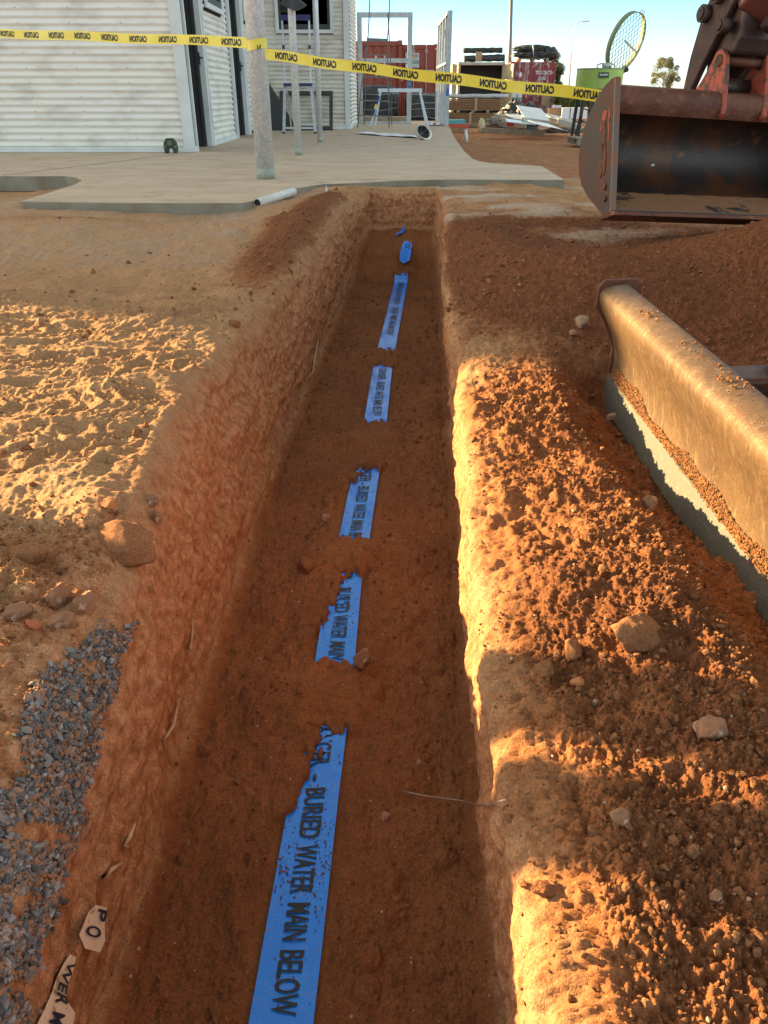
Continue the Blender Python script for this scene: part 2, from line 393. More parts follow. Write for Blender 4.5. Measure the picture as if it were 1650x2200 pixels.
# crumbs: rounded cells at three sizes where the soil is loose
lipd = X-np.repeat(lipR[:, None], nc, 1)
bsm = sstep(.03, .14, lipd+.05*perlin(X*5, Y*5)+.02*perlin(X*21, Y*21))
patch = sstep(-.35, .25, fbm(X*5+4, Y*4, oct=3))
bk2 = bank*np.maximum((.30+.70*bsm)*(.45+.55*patch), .85*(.4+.6*bsm)*sstep(1.2, 1.0, Y))
put(f & (bank > .02), (.017*bank*sstep(.02, .12, lipd)).astype(np.float32), lambda x, y, z: fbm(x*5, y*4, oct=5, gain=.6))
put(f & (bank > .02), (.010*bank*(1-bsm)).astype(np.float32), lambda x, y, z: np.abs(perlin(x*14-y*6, y*30+x*12))-.25)
put(f & (bank > .02), (.006*bank).astype(np.float32), lambda x, y, z: fbm(x*26, y*26, oct=4, gain=.65))
crumb = np.clip(bk2*1.0+spoil*1.0+spoilL*.8+isF*.55*(1-onT*(vd > -.01))+stony*.5+isW*(.08+.35*(X > 0))+isG*.10, 0, 1).astype(np.float32)
def pebbles(freq, thr, seed):
    def fn(x, y, z):
        f1, f2, cid = worley(x*freq, (y+z*.9)*freq, .9, seed)
        r = .28+.30*((cid*7.3) % 1)
        return np.sqrt(np.clip(r*r-f1*f1, 0, 1))*(cid > thr)
    return fn
pat = sstep(-.25, .35, fbm(X*4, Y*4, oct=2))
put(f & (crumb > .04) & (Y < 6.9), (crumb*.011*pat*(1-.4*bank-.45*bank*sstep(1.4, 1.0, Y))).astype(np.float32), pebbles(34, .72, 3))
put(f & (crumb > .04) & (Y < 6.0), (crumb*.010*(.4+.6*pat)).astype(np.float32), pebbles(78, .35, 9))
put(f & (crumb > .04) & (Y < 3.4), (crumb*(.0085+.003*bank)).astype(np.float32), pebbles(150, .22, 21))
put(f & (isF > .3) & (Y < 6.2), (.022*isF*sstep(-.2, .4, fbm(X*3+2, Y*3, oct=2))).astype(np.float32), pebbles(19, .62, 61))
put(f & (isF > .3), (.007*isF).astype(np.float32), lambda x, y, z: fbm(x*15, y*12, oct=4, gain=.6))
# foot prints and kicked hollows
for (hx, hy, hs, hl, ha, hd) in ((.04, 1.48, .045, .10, .2, .022), (.07, .80, .05, .13, .1, .018), (-.30, .75, .05, .12, 0, .014), (.12, 2.2, .05, .12, .2, .012), (-.27, 2.25, .06, .14, 0, .016), (.1, 3.4, .06, .15, 0, .02), (.05, 1.18, .05, .05, 0, -.012), (-.28, 1.35, .07, .10, 0, -.015), (.20, 3.0, .05, .2, 0, -.02), (-.28, 3.3, .07, .25, 0, -.02), (0, 1.98, .25, .05, 0, -.018), (-.05, 2.85, .28, .09, 0, -.024), (0, 4.0, .28, .07, 0, -.018)):
    disp -= hd*gauss(X, Y, hx, hy, hs, hl, ha)*isF
# sandy tracked ground on the left: boot and tyre prints with thin crust ridges
tm = sandL*(Y > .9)
msk = (tm > .02)
xx, yy = X[msk], Y[msk]
h = np.zeros_like(xx)
h += .012*fbm(xx*4.5, yy*4.5, oct=3)
prints = [(-.95, 2.75, .9, 1.35, .10), (-1.15, 2.2, 1.1, 1.25, .10), (-.95, 1.85, .9, 1.45, .12), (-1.0, 1.55, .8, 1.2, .09), (-1.35, 2.95, .8, 1.7, .09), (-.80, 2.25, .45, .9, .08), (-.7, 1.7, .4, 1.7, .10), (-1.5, 2.5, .6, .6, .11), (-.75, 2.65, .35, 1.2, .08)]
for i, (cx, cy, L, a, w) in enumerate(prints):
    dx, dy = xx-cx, yy-cy
    s_ = dx*math.sin(a)+dy*math.cos(a); t_ = dx*math.cos(a)-dy*math.sin(a)+.05*np.sin(s_*4+i)
    m_ = sstep(w, w*.82, np.abs(t_))*sstep(L, L*.8, np.abs(s_))*sstep(-.5, -.1, perlin(xx*3+i*7, yy*3))
    k = 36+6*(i % 3)
    lug = np.maximum(sstep(.60, .95, np.sin(s_*k*2.0+np.abs(t_)*60)), sstep(.8, .97, np.cos(t_*95+(np.floor(s_*k/3.14) % 2)*1.57)))
    rim = gauss(np.abs(t_), 0*t_, w*1.02, 0, .012, 1)*sstep(L, L*.85, np.abs(s_))
    h = h*(1-.5*m_)+m_*(-.011+.0085*lug)+.009*rim*(.5+.5*perlin(xx*9, yy*9))
f1, f21, cid = worley(xx*24+.6*perlin(xx*15, yy*15), yy*24, .9, 5)
h += (.0065*sstep(.16, .02, f21)-.004)*sstep(-.1, .3, perlin(xx*4.3+9, yy*4.3))
f1, f21, cid = worley(xx*7.5, yy*9.5, .9, 15)
h -= .014*np.clip(.36-f1, 0, 1)/.36*(cid > .35)
h += .004*np.abs(perlin(xx*45, yy*45))+.0025*np.abs(perlin(xx*110, yy*110))
disp[msk] += 1.0*h*tm[msk]
# bigger broken clods along the left lip
put(f & (stony > .02), (.024*stony).astype(np.float32), pebbles(13, .35, 33))
# smooth wheel ruts and planed mud to the right, beyond the bank
mud = looseR*sstep(3.6, 4.4, Y)*(1-spoil)*(Y < 9)
put((mud > .02), (.010*mud).astype(np.float32), lambda x, y, z: fbm(x*2+y*1.2, y*9-x*1.5, oct=4))
far = (Y >= 7) & (Y < 60)
put(far, .03, lambda x, y, z: fbm(x*.7, y*.7, oct=4))
put(far, .006, lambda x, y, z: fbm(x*6, y*6, oct=3))
# leave the tape free where it shows
keep = 1-onT*sstep(-.004, .004, vd)
disp = np.where(isF > .5, disp*keep-.006*(1-keep), disp)
Z0 = Z.copy()
# numeric normals of the base surface
def gn(A): return np.gradient(A, axis=1), np.gradient(A, axis=0)
Xc, Xr = gn(X); Yc, Yr = gn(Y); Zc, Zr = gn(Z)
nx = Yc*Zr-Zc*Yr; ny = Zc*Xr-Xc*Zr; nz = Xc*Yr-Yc*Xr
ln = np.sqrt(nx*nx+ny*ny+nz*nz)+1e-12; nx, ny, nz = nx/ln, ny/ln, nz/ln
sg = np.sign(nz[:, :5].mean()); nx, ny, nz = nx*sg, ny*sg, nz*sg
for A in (nx, ny, nz):
    A[:, 2:-2] = (A[:, :-4]+A[:, 1:-3]+A[:, 2:-2]+A[:, 3:-1]+A[:, 4:])/5
X = X+nx*disp; Y = Y+ny*disp*near; Z = Z+nz*disp+cover
# under the slab the ground stays below it
Z = np.where((Y > 7.15) & (Y < 24) & (X < .98) & (X > -18), np.minimum(Z, -.13), Z)
P = np.stack([X, Y, Z], -1).reshape(-1, 3)
idx = np.arange(nr*nc).reshape(nr, nc)
Fq = np.stack([idx[:-1, :-1], idx[:-1, 1:], idx[1:, 1:], idx[1:, :-1]], -1).reshape(-1, 4)
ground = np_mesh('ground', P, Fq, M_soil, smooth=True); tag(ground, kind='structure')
def setattr_f(ob, nm, arr):
    a = ob.data.attributes.new(nm, 'FLOAT', 'POINT'); a.data.foreach_set('value', np.clip(arr, 0, 1).astype(np.float32).ravel())
vert_n = isW
setattr_f(ground, 'wall', isW*1.0+.8*stony*sstep(-.75, -.45, X)*(ci < c1))
setattr_f(ground, 'loose', np.clip(.85*isF+.85*bank*(.6+.4*bsm)+.6*spoil+.8*spoilL+.25*mud+.45*(Y > 9)+.1*isG+.38*stony, 0, 1))
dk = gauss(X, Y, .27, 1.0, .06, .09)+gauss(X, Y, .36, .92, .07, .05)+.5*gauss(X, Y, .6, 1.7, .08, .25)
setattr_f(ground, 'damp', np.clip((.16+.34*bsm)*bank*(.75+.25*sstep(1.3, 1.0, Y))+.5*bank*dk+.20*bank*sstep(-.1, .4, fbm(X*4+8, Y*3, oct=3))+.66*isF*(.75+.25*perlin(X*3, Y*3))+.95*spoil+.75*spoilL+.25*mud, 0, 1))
setattr_f(ground, 'pale', np.clip(.62*mud*sstep(-.2, .4, fbm(X*1.1+3, Y*2.6, oct=3))+.12*isW*right+.25*sandL*0+.30*isW*sstep(3, 5.5, Y)+.30*isG*(X < -.3)*sstep(3.0, 4.2, Y)*(1-spoilL)*(Y < 7)+.18*isG*(Y>3.2)*(Y<7), 0, 1))
del Xc, Xr, Yc, Yr, Zc, Zr, ny
NX, NZ = nx.reshape(-1), nz.reshape(-1)

# look-up: which terrain vertex a measured photo point falls on
_zc = P[:, 1]*_c-(P[:, 2]-CAMZ)*_s
_ok = (_zc > .15) & (P[:, 1] < 30) & (P[:, 1] > 0)
_id = np.nonzero(_ok)[0]
_u = 825+1620*P[_id, 0]/_zc[_id]; _v = 1100-1620*(P[_id, 1]*_s+(P[_id, 2]-CAMZ)*_c)/_zc[_id]
_in = (_u > -120) & (_u < 1770) & (_v > 100) & (_v < 2400)
_id, _u, _v = _id[_in], _u[_in], _v[_in]
_W, _H, _B = 320, 390, 6
_bin = ((_v-100)//_B).astype(int)*_W+((_u+120)//_B).astype(int)
_ord = np.argsort(-_zc[_id]); _map = np.full(_W*_H, -1, np.int64); _map[_bin[_ord]] = _id[_ord]
def hit(px, py):
    for r in range(0, 8):
        for dy in range(-r, r+1):
            for dx in range(-r, r+1):
                k = (int((py-100)//_B)+dy)*_W+int((px+120)//_B)+dx
                if 0 <= k < len(_map) and _map[k] >= 0: return int(_map[k])
    return 0

# ------------------------------------------------------------------ rough lumps
def ico(sub=1):
    import bmesh
    bm = bmesh.new(); bmesh.ops.create_icosphere(bm, subdivisions=sub, radius=1)
    V = np.array([v.co[:] for v in bm.verts], np.float32); Fs = np.array([[v.index for v in f.verts] for f in bm.faces], np.int32); bm.free()
    return V, Fs
def lumps(name, pos, rad, mt, sub=1, squash=.75, jit=.22, angular=False, smooth=False, parent=None):
    V0, F0 = ico(sub); n = len(pos); nv = len(V0)
    rad = np.asarray(rad, np.float32)
    q = rng.normal(size=(n, 3, 3)); Q, _ = np.linalg.qr(q)
    sc = rng.uniform(.6, 1.25, size=(n, 1, 3)); sc[:, :, 2] *= squash
    V = V0[None]*(1+jit*rng.normal(size=(n, nv, 1)).clip(-1.6, 1.6))
    V = np.einsum('nvi,nij->nvj', V*sc, Q)*rad[:, None, None]+np.asarray(pos)[:, None]
    Fs = (F0[None]+(np.arange(n)*nv)[:, None, None]).reshape(-1, 3)
    return np_mesh(name, V.reshape(-1, 3), Fs, mt, smooth, parent)

# ------------------------------------------------------------------ materials for things
M_white = mat('white_trim', (.72, .73, .72), .45, 0, (.60, .61, .60), 3)
M_clad = mat('white_cladding', (.84, .80, .73), .42, .1, (.58, .54, .48), 2.2, .48, .75, stretch=(1, 1, 3), spec=.5)
M_clad2 = mat('dusty_cladding', (.72, .67, .58), .5, .1, (.52, .46, .38), 2.5, .45, .7, stretch=(1, 1, 3))
M_galv = mat('galvanised_steel', (.66, .67, .68), .45, .22, (.52, .54, .56), 16, .35, .65, col3=(.76, .76, .76), scale3=60, stretch=(1, 1, .7))
M_galvd = mat('dull_galvanised_steel', (.52, .55, .56), .5, .3, (.40, .43, .44), 9)
M_dark = mat('charcoal_aluminium', (.045, .045, .047), .45, .2, (.06, .058, .055), 6)
M_black = mat('black_rubber', (.02, .02, .021), .6, 0, (.035, .035, .035), 20)
M_glass = mat('dark_glass', (.02, .022, .024), .08, 0, spec=.6)
M_room = mat('dark_interior', (.045, .040, .036), .9)
M_conc = mat('concrete', (.57, .455, .33), .85, 0, (.46, .345, .235), 1.6, .38, .7, bmp=.004, bscale=40, col3=(.36, .22, .13), scale3=4.5, lo3=.56, hi3=.76, stretch=(1, 2.2, 1))
M_yel = mat('yellow_tape_film', (.80, .62, .03), .38, 0, (.88, .72, .10), 4)
M_ink = mat('black_ink', (.012, .012, .012), .5)
M_blue = mat('blue_tape_film', (.010, .25, 1.0), .26, 0, (.015, .28, 1.0), 18, spec=.6, bmp=.0035, bscale=38, col3=(.16, .17, .33), scale3=70, lo3=.62, hi3=.72)
M_navy = mat('navy_plastic', (.03, .035, .14), .5)
M_alu = mat('pale_aluminium', (.66, .69, .73), .35, .6, (.55, .58, .62), 12)
M_pvc = mat('white_pvc', (.72, .71, .68), .4, 0, (.55, .48, .4), 9, .5, .7)
M_paper = mat('white_paper', (.78, .80, .84), .8)
M_redc = mat('red_container_paint', (.32, .065, .038), .55, 0, (.26, .055, .033), 2, stretch=(1, 1, .4), col3=(.38, .15, .09), scale3=9, lo3=.58, hi3=.7)
M_maroon = mat('maroon_container_paint', (.24, .035, .045), .6, 0, (.42, .30, .29), 1.3, .50, .60, stretch=(1.5, 1, .6), col3=(.50, .44, .42), scale3=3.5, lo3=.58, hi3=.66)
M_cream = mat('cream_container_paint', (.48, .42, .32), .6, 0, (.36, .28, .20), 3)
M_wood = mat('raw_timber', (.27, .15, .07), .8, 0, (.26, .14, .07), 3, stretch=(.3, 3, 14))
M_woodg = mat('weathered_timber', (.36, .30, .22), .85, 0, (.25, .19, .13), 4, stretch=(2, .5, 8))
M_tarp = mat('black_wrap', (.022, .024, .027), .35, 0, (.05, .052, .055), 7, bmp=.03, bscale=9)
M_roll = mat('dark_green_fabric', (.045, .055, .045), .8, 0, (.025, .028, .026), 6, stretch=(.4, 2, 3), bmp=.02, bscale=12)
M_card = mat('cardboard', (.42, .29, .17), .85, 0, (.33, .22, .12), 3)
M_green = mat('lime_enamel', (.34, .56, .07), .4, 0, (.36, .48, .12), 3, stretch=(1, 1, .3), col3=(.20, .30, .08), scale3=12, lo3=.6, hi3=.75)
M_sheet = mat('pale_sheet_metal', (.58, .64, .68), .35, .3, (.50, .55, .58), 3)
M_sheetg = mat('khaki_sheet_metal', (.42, .43, .34), .5, .2, (.36, .36, .29), 3)
M_rust = mat('rusty_steel', (.20, .075, .040), .6, .25, (.115, .040, .026), 9, .35, .65, bmp=.004, bscale=60, col3=(.30, .13, .06), scale3=16, lo3=.55, hi3=.72)
M_worn = mat('worn_dark_steel', (.055, .042, .040), .42, .5, (.16, .062, .028), 3.2, .44, .60, bmp=.002, bscale=90, col3=(.28, .11, .035), scale3=7, lo3=.60, hi3=.72)
M_side = mat('bare_grey_steel', (.098, .074, .062), .55, .4, (.15, .062, .038), 5, .45, .62, bmp=.002, bscale=70)
M_orange = mat('chipped_orange_paint', (.42, .085, .045), .6, 0, (.12, .055, .045), 24, .50, .56)
M_boom = mat('dull_boom_paint', (.13, .045, .03), .5, .2, (.08, .04, .032), 3)
M_edge = mat('scraped_cutting_steel', (.105, .112, .095), .6, .2, (.19, .17, .13), 90, .54, .68, stretch=(1, .5, 2), bmp=.001, bscale=160)
M_clump = soil_mat('dry_clod', False, (.31, .145, .068))
M_clumpd = soil_mat('damp_clod', False, (.31, .13, .06))
M_stone = mat('sandstone', (.30, .15, .08), .95, 0, (.22, .095, .045), 30, bmp=.006, bscale=70, col3=(.5, .38, .28), scale3=40, lo3=.58, hi3=.66)
M_stonep = mat('pale_stone', (.38, .26, .17), .95, 0, (.28, .14, .07), 45, bmp=.005, bscale=80)

def text_geo(s, bold=0., res=4):
    cu = bpy.data.curves.new('t', 'FONT'); cu.body = s; cu.size = 1; cu.offset = bold; cu.resolution_u = res
    o = bpy.data.objects.new('t', cu); C.objects.link(o)
    dg = bpy.context.evaluated_depsgraph_get(); dg.update()
    me = bpy.data.meshes.new_from_object(o.evaluated_get(dg))
    V = np.array([v.co[:2] for v in me.vertices], float); Fs = [tuple(p.vertices) for p in me.polygons]
    bpy.data.objects.remove(o); bpy.data.curves.remove(cu); bpy.data.meshes.remove(me)
    return V, Fs
def put_text(name, s, origin, ux, uy, height, width=None, mt=None, parent=None, bold=.02, off=.002, cap=.70):
    """flat lettering: origin = lower left, ux / uy unit directions"""
    V, Fs = text_geo(s, bold); V[:, 0] -= V[:, 0].min(); sc = height/cap; sx = sc if width is None else width/V[:, 0].max()
    ux, uy = nrm(ux), nrm(uy); nn = np.cross(ux, uy)
    W = np.array(origin)+V[:, :1]*sx*ux+V[:, 1:]*sc*uy+nn*off
    m = MB(); m.add(W, Fs); return m.build(name, mt or M_ink, parent)

# ------------------------------------------------------------------ concrete slab
M_screw = mat('dull_screw_heads', (.28, .27, .25), .6)
M_conc2 = mat('grey_green_base_paint', (.36, .39, .33), .7, 0, (.30, .33, .27), 15)
out = [(-19, 7.35), (-2.85, 7.35), (-2.70, 7.22), (-2.56, 6.95), (-2.50, 6.55), (-2.49, 6.0), (-2.48, 5.53), (-1.90, 5.46), (-1.40, 5.45), (-.955, 5.45), (-.90, 5.55), (-.865, 5.78), (-.745, 6.25), (-.50, 6.66), (-.22, 6.76), (.1, 6.93), (.4, 7.02), (.70, 7.05), (1.543, 7.012), (1.571, 7.62), (1.605, 8.39), (1.45, 8.55), (1.27, 8.68), (1.12, 8.80), (1.03, 9.1), (1.008, 9.47), (1.03, 10.67), (1.18, 14), (1.464, 19.0), (1.50, 23.2), (-19, 23.2)]
m = MB(); n = len(out)
m.add([(x, y, 0) for x, y in out]+[(x, y, -.125) for x, y in out], [tuple(range(n))]+[(i, n+i, n+(i+1) % n, (i+1) % n) for i in range(n)])
M_concs = mat('concrete_face', (.30, .27, .21), .9, 0, (.22, .18, .13), 4, bmp=.004)
slab = m.build('concrete_slab', M_conc); slab.data.materials.append(M_concs)
for i, p in enumerate(slab.data.polygons): p.material_index = 0 if i == 0 else 1
bevel(slab, .006, 2); tag(slab, kind='structure')
jb = MB().obox((-2.9, 8.9, .002), (-.33, -.94, 0), (.94, -.33, 0), (0, 0, 1), 1.6, .003, .001).build('slab_joint', mat('joint_shadow_gap', (.2, .17, .13), .9), slab)
st = MB().box(-.65, .62, 22.0, 22.8, 0.003, .12).build('concrete_step', M_concs); bevel(st, .01)
tag(st, 'low concrete step behind the bay of galvanised posts at the back of the slab', 'step')

# ------------------------------------------------------------------ building
bld = thing('site_building', (-2.4, 10.5, 0), 'white corrugated metal building with open doorways beside the concrete slab', 'building')
def corrug(p0, p1, z0, z1, nout, name, mt, pitch=.076, amp=.0115, parent=bld, skip=None):
    """horizontal corrugations on a wall from p0 to p1 (xy)"""
    p0, p1 = np.array(p0, float), np.array(p1, float); L = np.linalg.norm(p1-p0); d = (p1-p0)/L; nn = nrm((*nout, 0))[:2]
    zs = np.arange(z0, z1, pitch/8); zs = np.append(zs, z1)
    nu = max(2, int(L/.5)); us = np.linspace(0, L, nu)
    off = amp*np.cos(zs/pitch*2*math.pi)
    V = np.zeros((len(zs), nu, 3)); 
    V[..., 0] = p0[0]+d[0]*us[None]+nn[0]*off[:, None]; V[..., 1] = p0[1]+d[1]*us[None]+nn[1]*off[:, None]; V[..., 2] = zs[:, None]
    ii = np.arange(len(zs)*nu).reshape(len(zs), nu)
    return np_mesh(name, V.reshape(-1, 3), np.stack([ii[:-1, :-1], ii[:-1, 1:], ii[1:, 1:], ii[1:, :-1]], -1).reshape(-1, 4), mt, True, parent)
HW = 5.7
def wallpart(p0, p1, z0, z1, nout, name='cladding', mt=None, screws=True, sp=.25):
    w = corrug(p0, p1, z0, z1, nout, name, mt or M_clad)
    if screws:
        p0, p1 = np.array(p0, float), np.array(p1, float); L = np.linalg.norm(p1-p0); d = (p1-p0)/L; nn = np.array(nrm((*nout, 0))[:2])
        m = MB(); z = math.ceil(z0/.152)*.152+.0
        while z < min(z1, 2.9):
            u = .12
            while u < L-.05:
                if u > L-7:
                    q = p0+d*u+nn*.013; m.obox((q[0], q[1], z), (*d, 0), (*nn, 0), (0, 0, 1), .005, .003, .005)
                u += sp*(2.4 if L > 3 else 1)
            z += .152
        if m.v: m.build('screw_rows', M_screw, w)['kind'] = 'stuff'
    return w
wallpart((-17, 10.49), (-2.475, 10.49), .06, HW, (0, -1), sp=.25)
# body behind the sheets, leaving door openings on the right-facing wall (plane x=-2.4, y 10.5..17.5)
core = MB()
core.box(-17, -2.43, 10.52, 10.60, .02, HW)
core.box(-17.02, -16.94, 10.6, 20.4, .02, HW)
D1, D2 = (10.66, 11.66), (13.90, 14.95)
for a, b in ((11.76, 13.80), (15.05, 17.46)): core.box(-2.52, -2.43, a, b, .02, HW)
core.box(-2.52, -2.43, 10.6, 15.05, 2.15, HW)
core.box(-17, -.78, 17.5, 17.58, .02, HW)
core.box(-.76, -.70, 17.58, 20.35, .02, HW); core.box(-17, -.7, 20.35, 20.43, .02, HW)
core.box(-4.6, -4.5, 10.6, 17.5, .02, HW)
core.build('wall_frame', M_room, bld)
MB().box(-17.3, -2.1, 10.3, 20.6, HW, HW+.12).box(-2.1, -.45, 17.2, 20.6, HW, HW+.12).build('roof', M_galvd, bld)
wp = wallpart((-2.415, 11.86), (-2.415, 13.70), .05, 1.62, (1, 0), sp=.2)
wallpart((-2.415, 11.86), (-2.415, 12.10), 1.62, HW, (1, 0), screws=False); wallpart((-2.415, 13.32), (-2.415, 13.70), 1.62, HW, (1, 0), screws=False)
wallpart((-2.415, 15.14), (-2.415, 17.45), .05, 1.70, (1, 0), sp=.2); wallpart((-2.415, 16.6), (-2.415, 17.45), 1.70, HW, (1, 0), screws=False)
wallpart((-2.36, 17.485), (-2.11, 17.485), .05, HW, (0, -1), mt=M_clad2); wallpart((-2.11, 17.485), (-.99, 17.485), .05, 1.66, (0, -1), mt=M_clad2)
wallpart((-.99, 17.485), (-.80, 17.485), .05, HW, (0, -1), mt=M_clad2, screws=False)
wallpart((-.715, 17.55), (-.64, 20.36), .05, HW, (1, 0), sp=.3)
# flashings
tr = MB()
tr.box(-2.50, -2.395, 10.455, 10.475, .05, HW); tr.box(-2.395, -2.378, 10.455, 10.545, .05, HW); tr.box(-2.385, -2.355, 10.60, 10.645, .0, HW)
tr.build('corner_trim', M_white, bld)
bs = MB(); bs.box(-17, -2.385, 10.450, 10.478, .003, .062); bs.box(-2.40, -2.368, 10.478, 10.60, .003, .062)
bs.build('base_trim', M_white, bld)
bs = MB(); bs.box(-2.41, -2.385, 11.86, 13.72, .003, .062); bs.build('base_trim', M_white, bld)
bs = MB(); bs.box(-2.38, -.70, 17.452, 17.475, .003, .062); bs.box(-.70, -.685, 17.475, 17.6, .003, .062); bs.obox((-.665, 18.97, .033), (.0267, 1, 0), (1, -.0267, 0), (0, 0, 1), 1.40, .008, .03); bs.build('base_trim', M_white, bld)
tr = MB(); tr.box(-.795, -.70, 17.452, 17.472, .062, HW); tr.box(-.70, -.685, 17.455, 17.555, .062, HW); tr.build('corner_trim', M_white, bld)
tr = MB(); tr.box(-2.40, -2.35, 17.44, 17.49, .0, HW); tr.build('corner_trim', M_clad2, bld)
for (a, b) in (D1, D2):
    fr = MB()
    fr.box(-2.50, -2.385, b, b+.055, .003, 2.15); fr.box(-2.415, -2.36, b+.055, b+.095, .003, HW)
    if a > 11: fr.box(-2.42, -2.36, a-.16, a-.12, .003, HW); fr.box(-2.50, -2.39, a-.10, a-.02, .003, 2.15)
    fo = fr.build('door_frame', M_white, bld); bevel(fo, .003)
    dl = MB(); dl.box(-2.50, -2.455, b-.055, b-.002, .01, 2.1); dl.obox((-2.95, b-.03, 1.05), (1, 0, 0), (0, 1, 0), (0, 0, 1), .44, .02, 1.04)
    dp = dl.build('door', M_dark, bld)
    MB().box(-2.452, -2.435, b-.045, b-.015, .98, 1.12).tube([(-2.44, b-.03, 1.06), (-2.40, b-.03, 1.06), (-2.40, b-.12, 1.06)], .009).build('handle', M_dark, dp)
MB().box(-3.2, -3.15, 10.75, 11.1, .02, 2.1).build('door_lining', M_wood, bld)
# windows
def window(x0, x1, z0, z1, place, depth=.06, parent=bld):
    """place(u,d,z): u along wall, d outward"""
    def bx(mb, u0, u1, d0, d1, a, b):
        V = [place(u, d, z) for z in (a, b) for u, d in ((u0, d0), (u1, d0), (u1, d1), (u0, d1))]
        mb.add(V, [(0, 3, 2, 1), (4, 5, 6, 7), (0, 1, 5, 4), (1, 2, 6, 5), (2, 3, 7, 6), (3, 0, 4, 7)])
    w = .062; f = MB()
    bx(f, x0-w, x1+w, .0, .035, z0-w, z0); bx(f, x0-w, x1+w, .0, .035, z1, z1+w); bx(f, x0-w, x0, .0, .035, z0, z1); bx(f, x1, x1+w, .0, .035, z0, z1)
    wo_ = f.build('window', M_white, parent); bevel(wo_, .003)
    g = MB(); t = .05
    bx(g, x0, x1, -.05, .012, z0, z0+t*1.8); bx(g, x0, x1, -.05, .012, z1-t, z1); bx(g, x0, x0+t, -.05, .012, z0+t*1.8, z1-t); bx(g, x1-t, x1, -.05, .012, z0+t*1.8, z1-t); bx(g, x1-.28, x1-.25, -.045, .0, z0+t*1.8, z1-t)
    bevel(g.build('frame', M_dark, wo_), .003)
    p = MB(); bx(p, x0+t, x1-t, -.04, -.03, z0+t*1.8, z1-t); p.build('pane', M_glass, wo_)
    return wo_
window(-2.05, -1.05, 1.74, 2.9, lambda u, d, z: (u, 17.47-d, z))
window(12.16, 13.26, 1.72, 2.9, lambda u, d, z: (-2.40+d, u, z))
window(15.3, 16.5, 1.80, 2.9, lambda u, d, z: (-2.40+d, u, z))
bb = MB().obox((-2.62, 14.55, .95), (0, .30, 1), (0, 1, -.30), (1, 0, 0), 1.0, .05, .015).build('blue_board', mat('faded_blue_board', (.10, .22, .30), .6, 0, (.16, .28, .34), 8)); tag(bb, 'faded blue board leaning inside the second doorway of the white building', 'board')

# pressing jaw tool on the ground at the building corner
tl = thing('clamp_jaw', (-2.62, 10.28, 0), 'dark metal clamp jaw standing on the slab at the white building corner', 'tool')
m = MB(); pr = [(-.075, 0), (-.03, 0), (-.025, .045), (0, .055), (.025, .045), (.03, 0), (.075, 0), (.085, .07), (.075, .12), (.045, .165), (-.045, .165), (-.075, .12), (-.085, .07)]
m.prism(pr, 0, -.03, .03, lambda u, v, h: (-2.62+u, 10.28+h, v+.003)); bevel(m.build('jaw_body', mat('dark_tool_steel', (.045, .05, .04), .45, .5, (.09, .08, .05), 20), tl), .006)
MB().tube([(-2.62, 10.235, .115), (-2.62, 10.26, .115)], .03).tube([(-2.685, 10.235, .075), (-2.685, 10.26, .075)], .016).tube([(-2.555, 10.235, .075), (-2.555, 10.26, .075)], .016).build('pivot_pin', mat('olive_metal', (.12, .17, .11), .4, .5), tl)

# ------------------------------------------------------------------ verandah posts
def post(x, y, r, label, lean=0):
    t = thing('steel_post', (x, y, 0), label, 'post', 'galvanised posts along the slab')
    hb = .085
    MB().tube([(x, y, hb), (x+lean*3, y, 3.3)], r, 40).build('shaft', M_galv, t)
    MB().tube([(x, y, .0), (x, y, hb+.0005)], r+.0018, 40).build('base_sleeve', M_conc2, t)
    return t
M_conc2 = mat('grey_green_base_paint', (.36, .39, .33), .7, 0, (.30, .33, .27), 15)
post(-1.02, 7.10, .077, 'thickest galvanised post, nearest the trench, with the yellow tape wound round it')
post(-1.02, 9.95, .042, 'middle galvanised post with torn black plastic hanging on it')
post(-.965, 12.72, .040, 'slim galvanised post farthest from the trench, right of the step ladder')

# torn collar round the middle post
m = MB(); cx, cy = -1.02, 9.95
nn_ = 26; V = []
for j in range(5):
    for i in range(nn_):
        a = 2*math.pi*i/nn_; tt = j/4
        rr = .047+.10*tt*tt*(1+.25*math.sin(3*a+1)); zz = 1.64-.17*tt+.035*math.sin(a*2+.6)*tt+(.07*(1-tt) if math.sin(a*2-.8) > .2 else 0)
        V.append((cx+rr*math.cos(a), cy+rr*math.sin(a), zz))
m.add(V, [(j*nn_+i, j*nn_+(i+1) % nn_, (j+1)*nn_+(i+1) % nn_, (j+1)*nn_+i) for j in range(4) for i in range(nn_)])
o = m.build('post_collar', M_black); tag(o, 'torn black plastic collar sagging on the middle galvanised post', 'collar')
s_ = o.modifiers.new('s', 'SOLIDIFY'); s_.thickness = .004

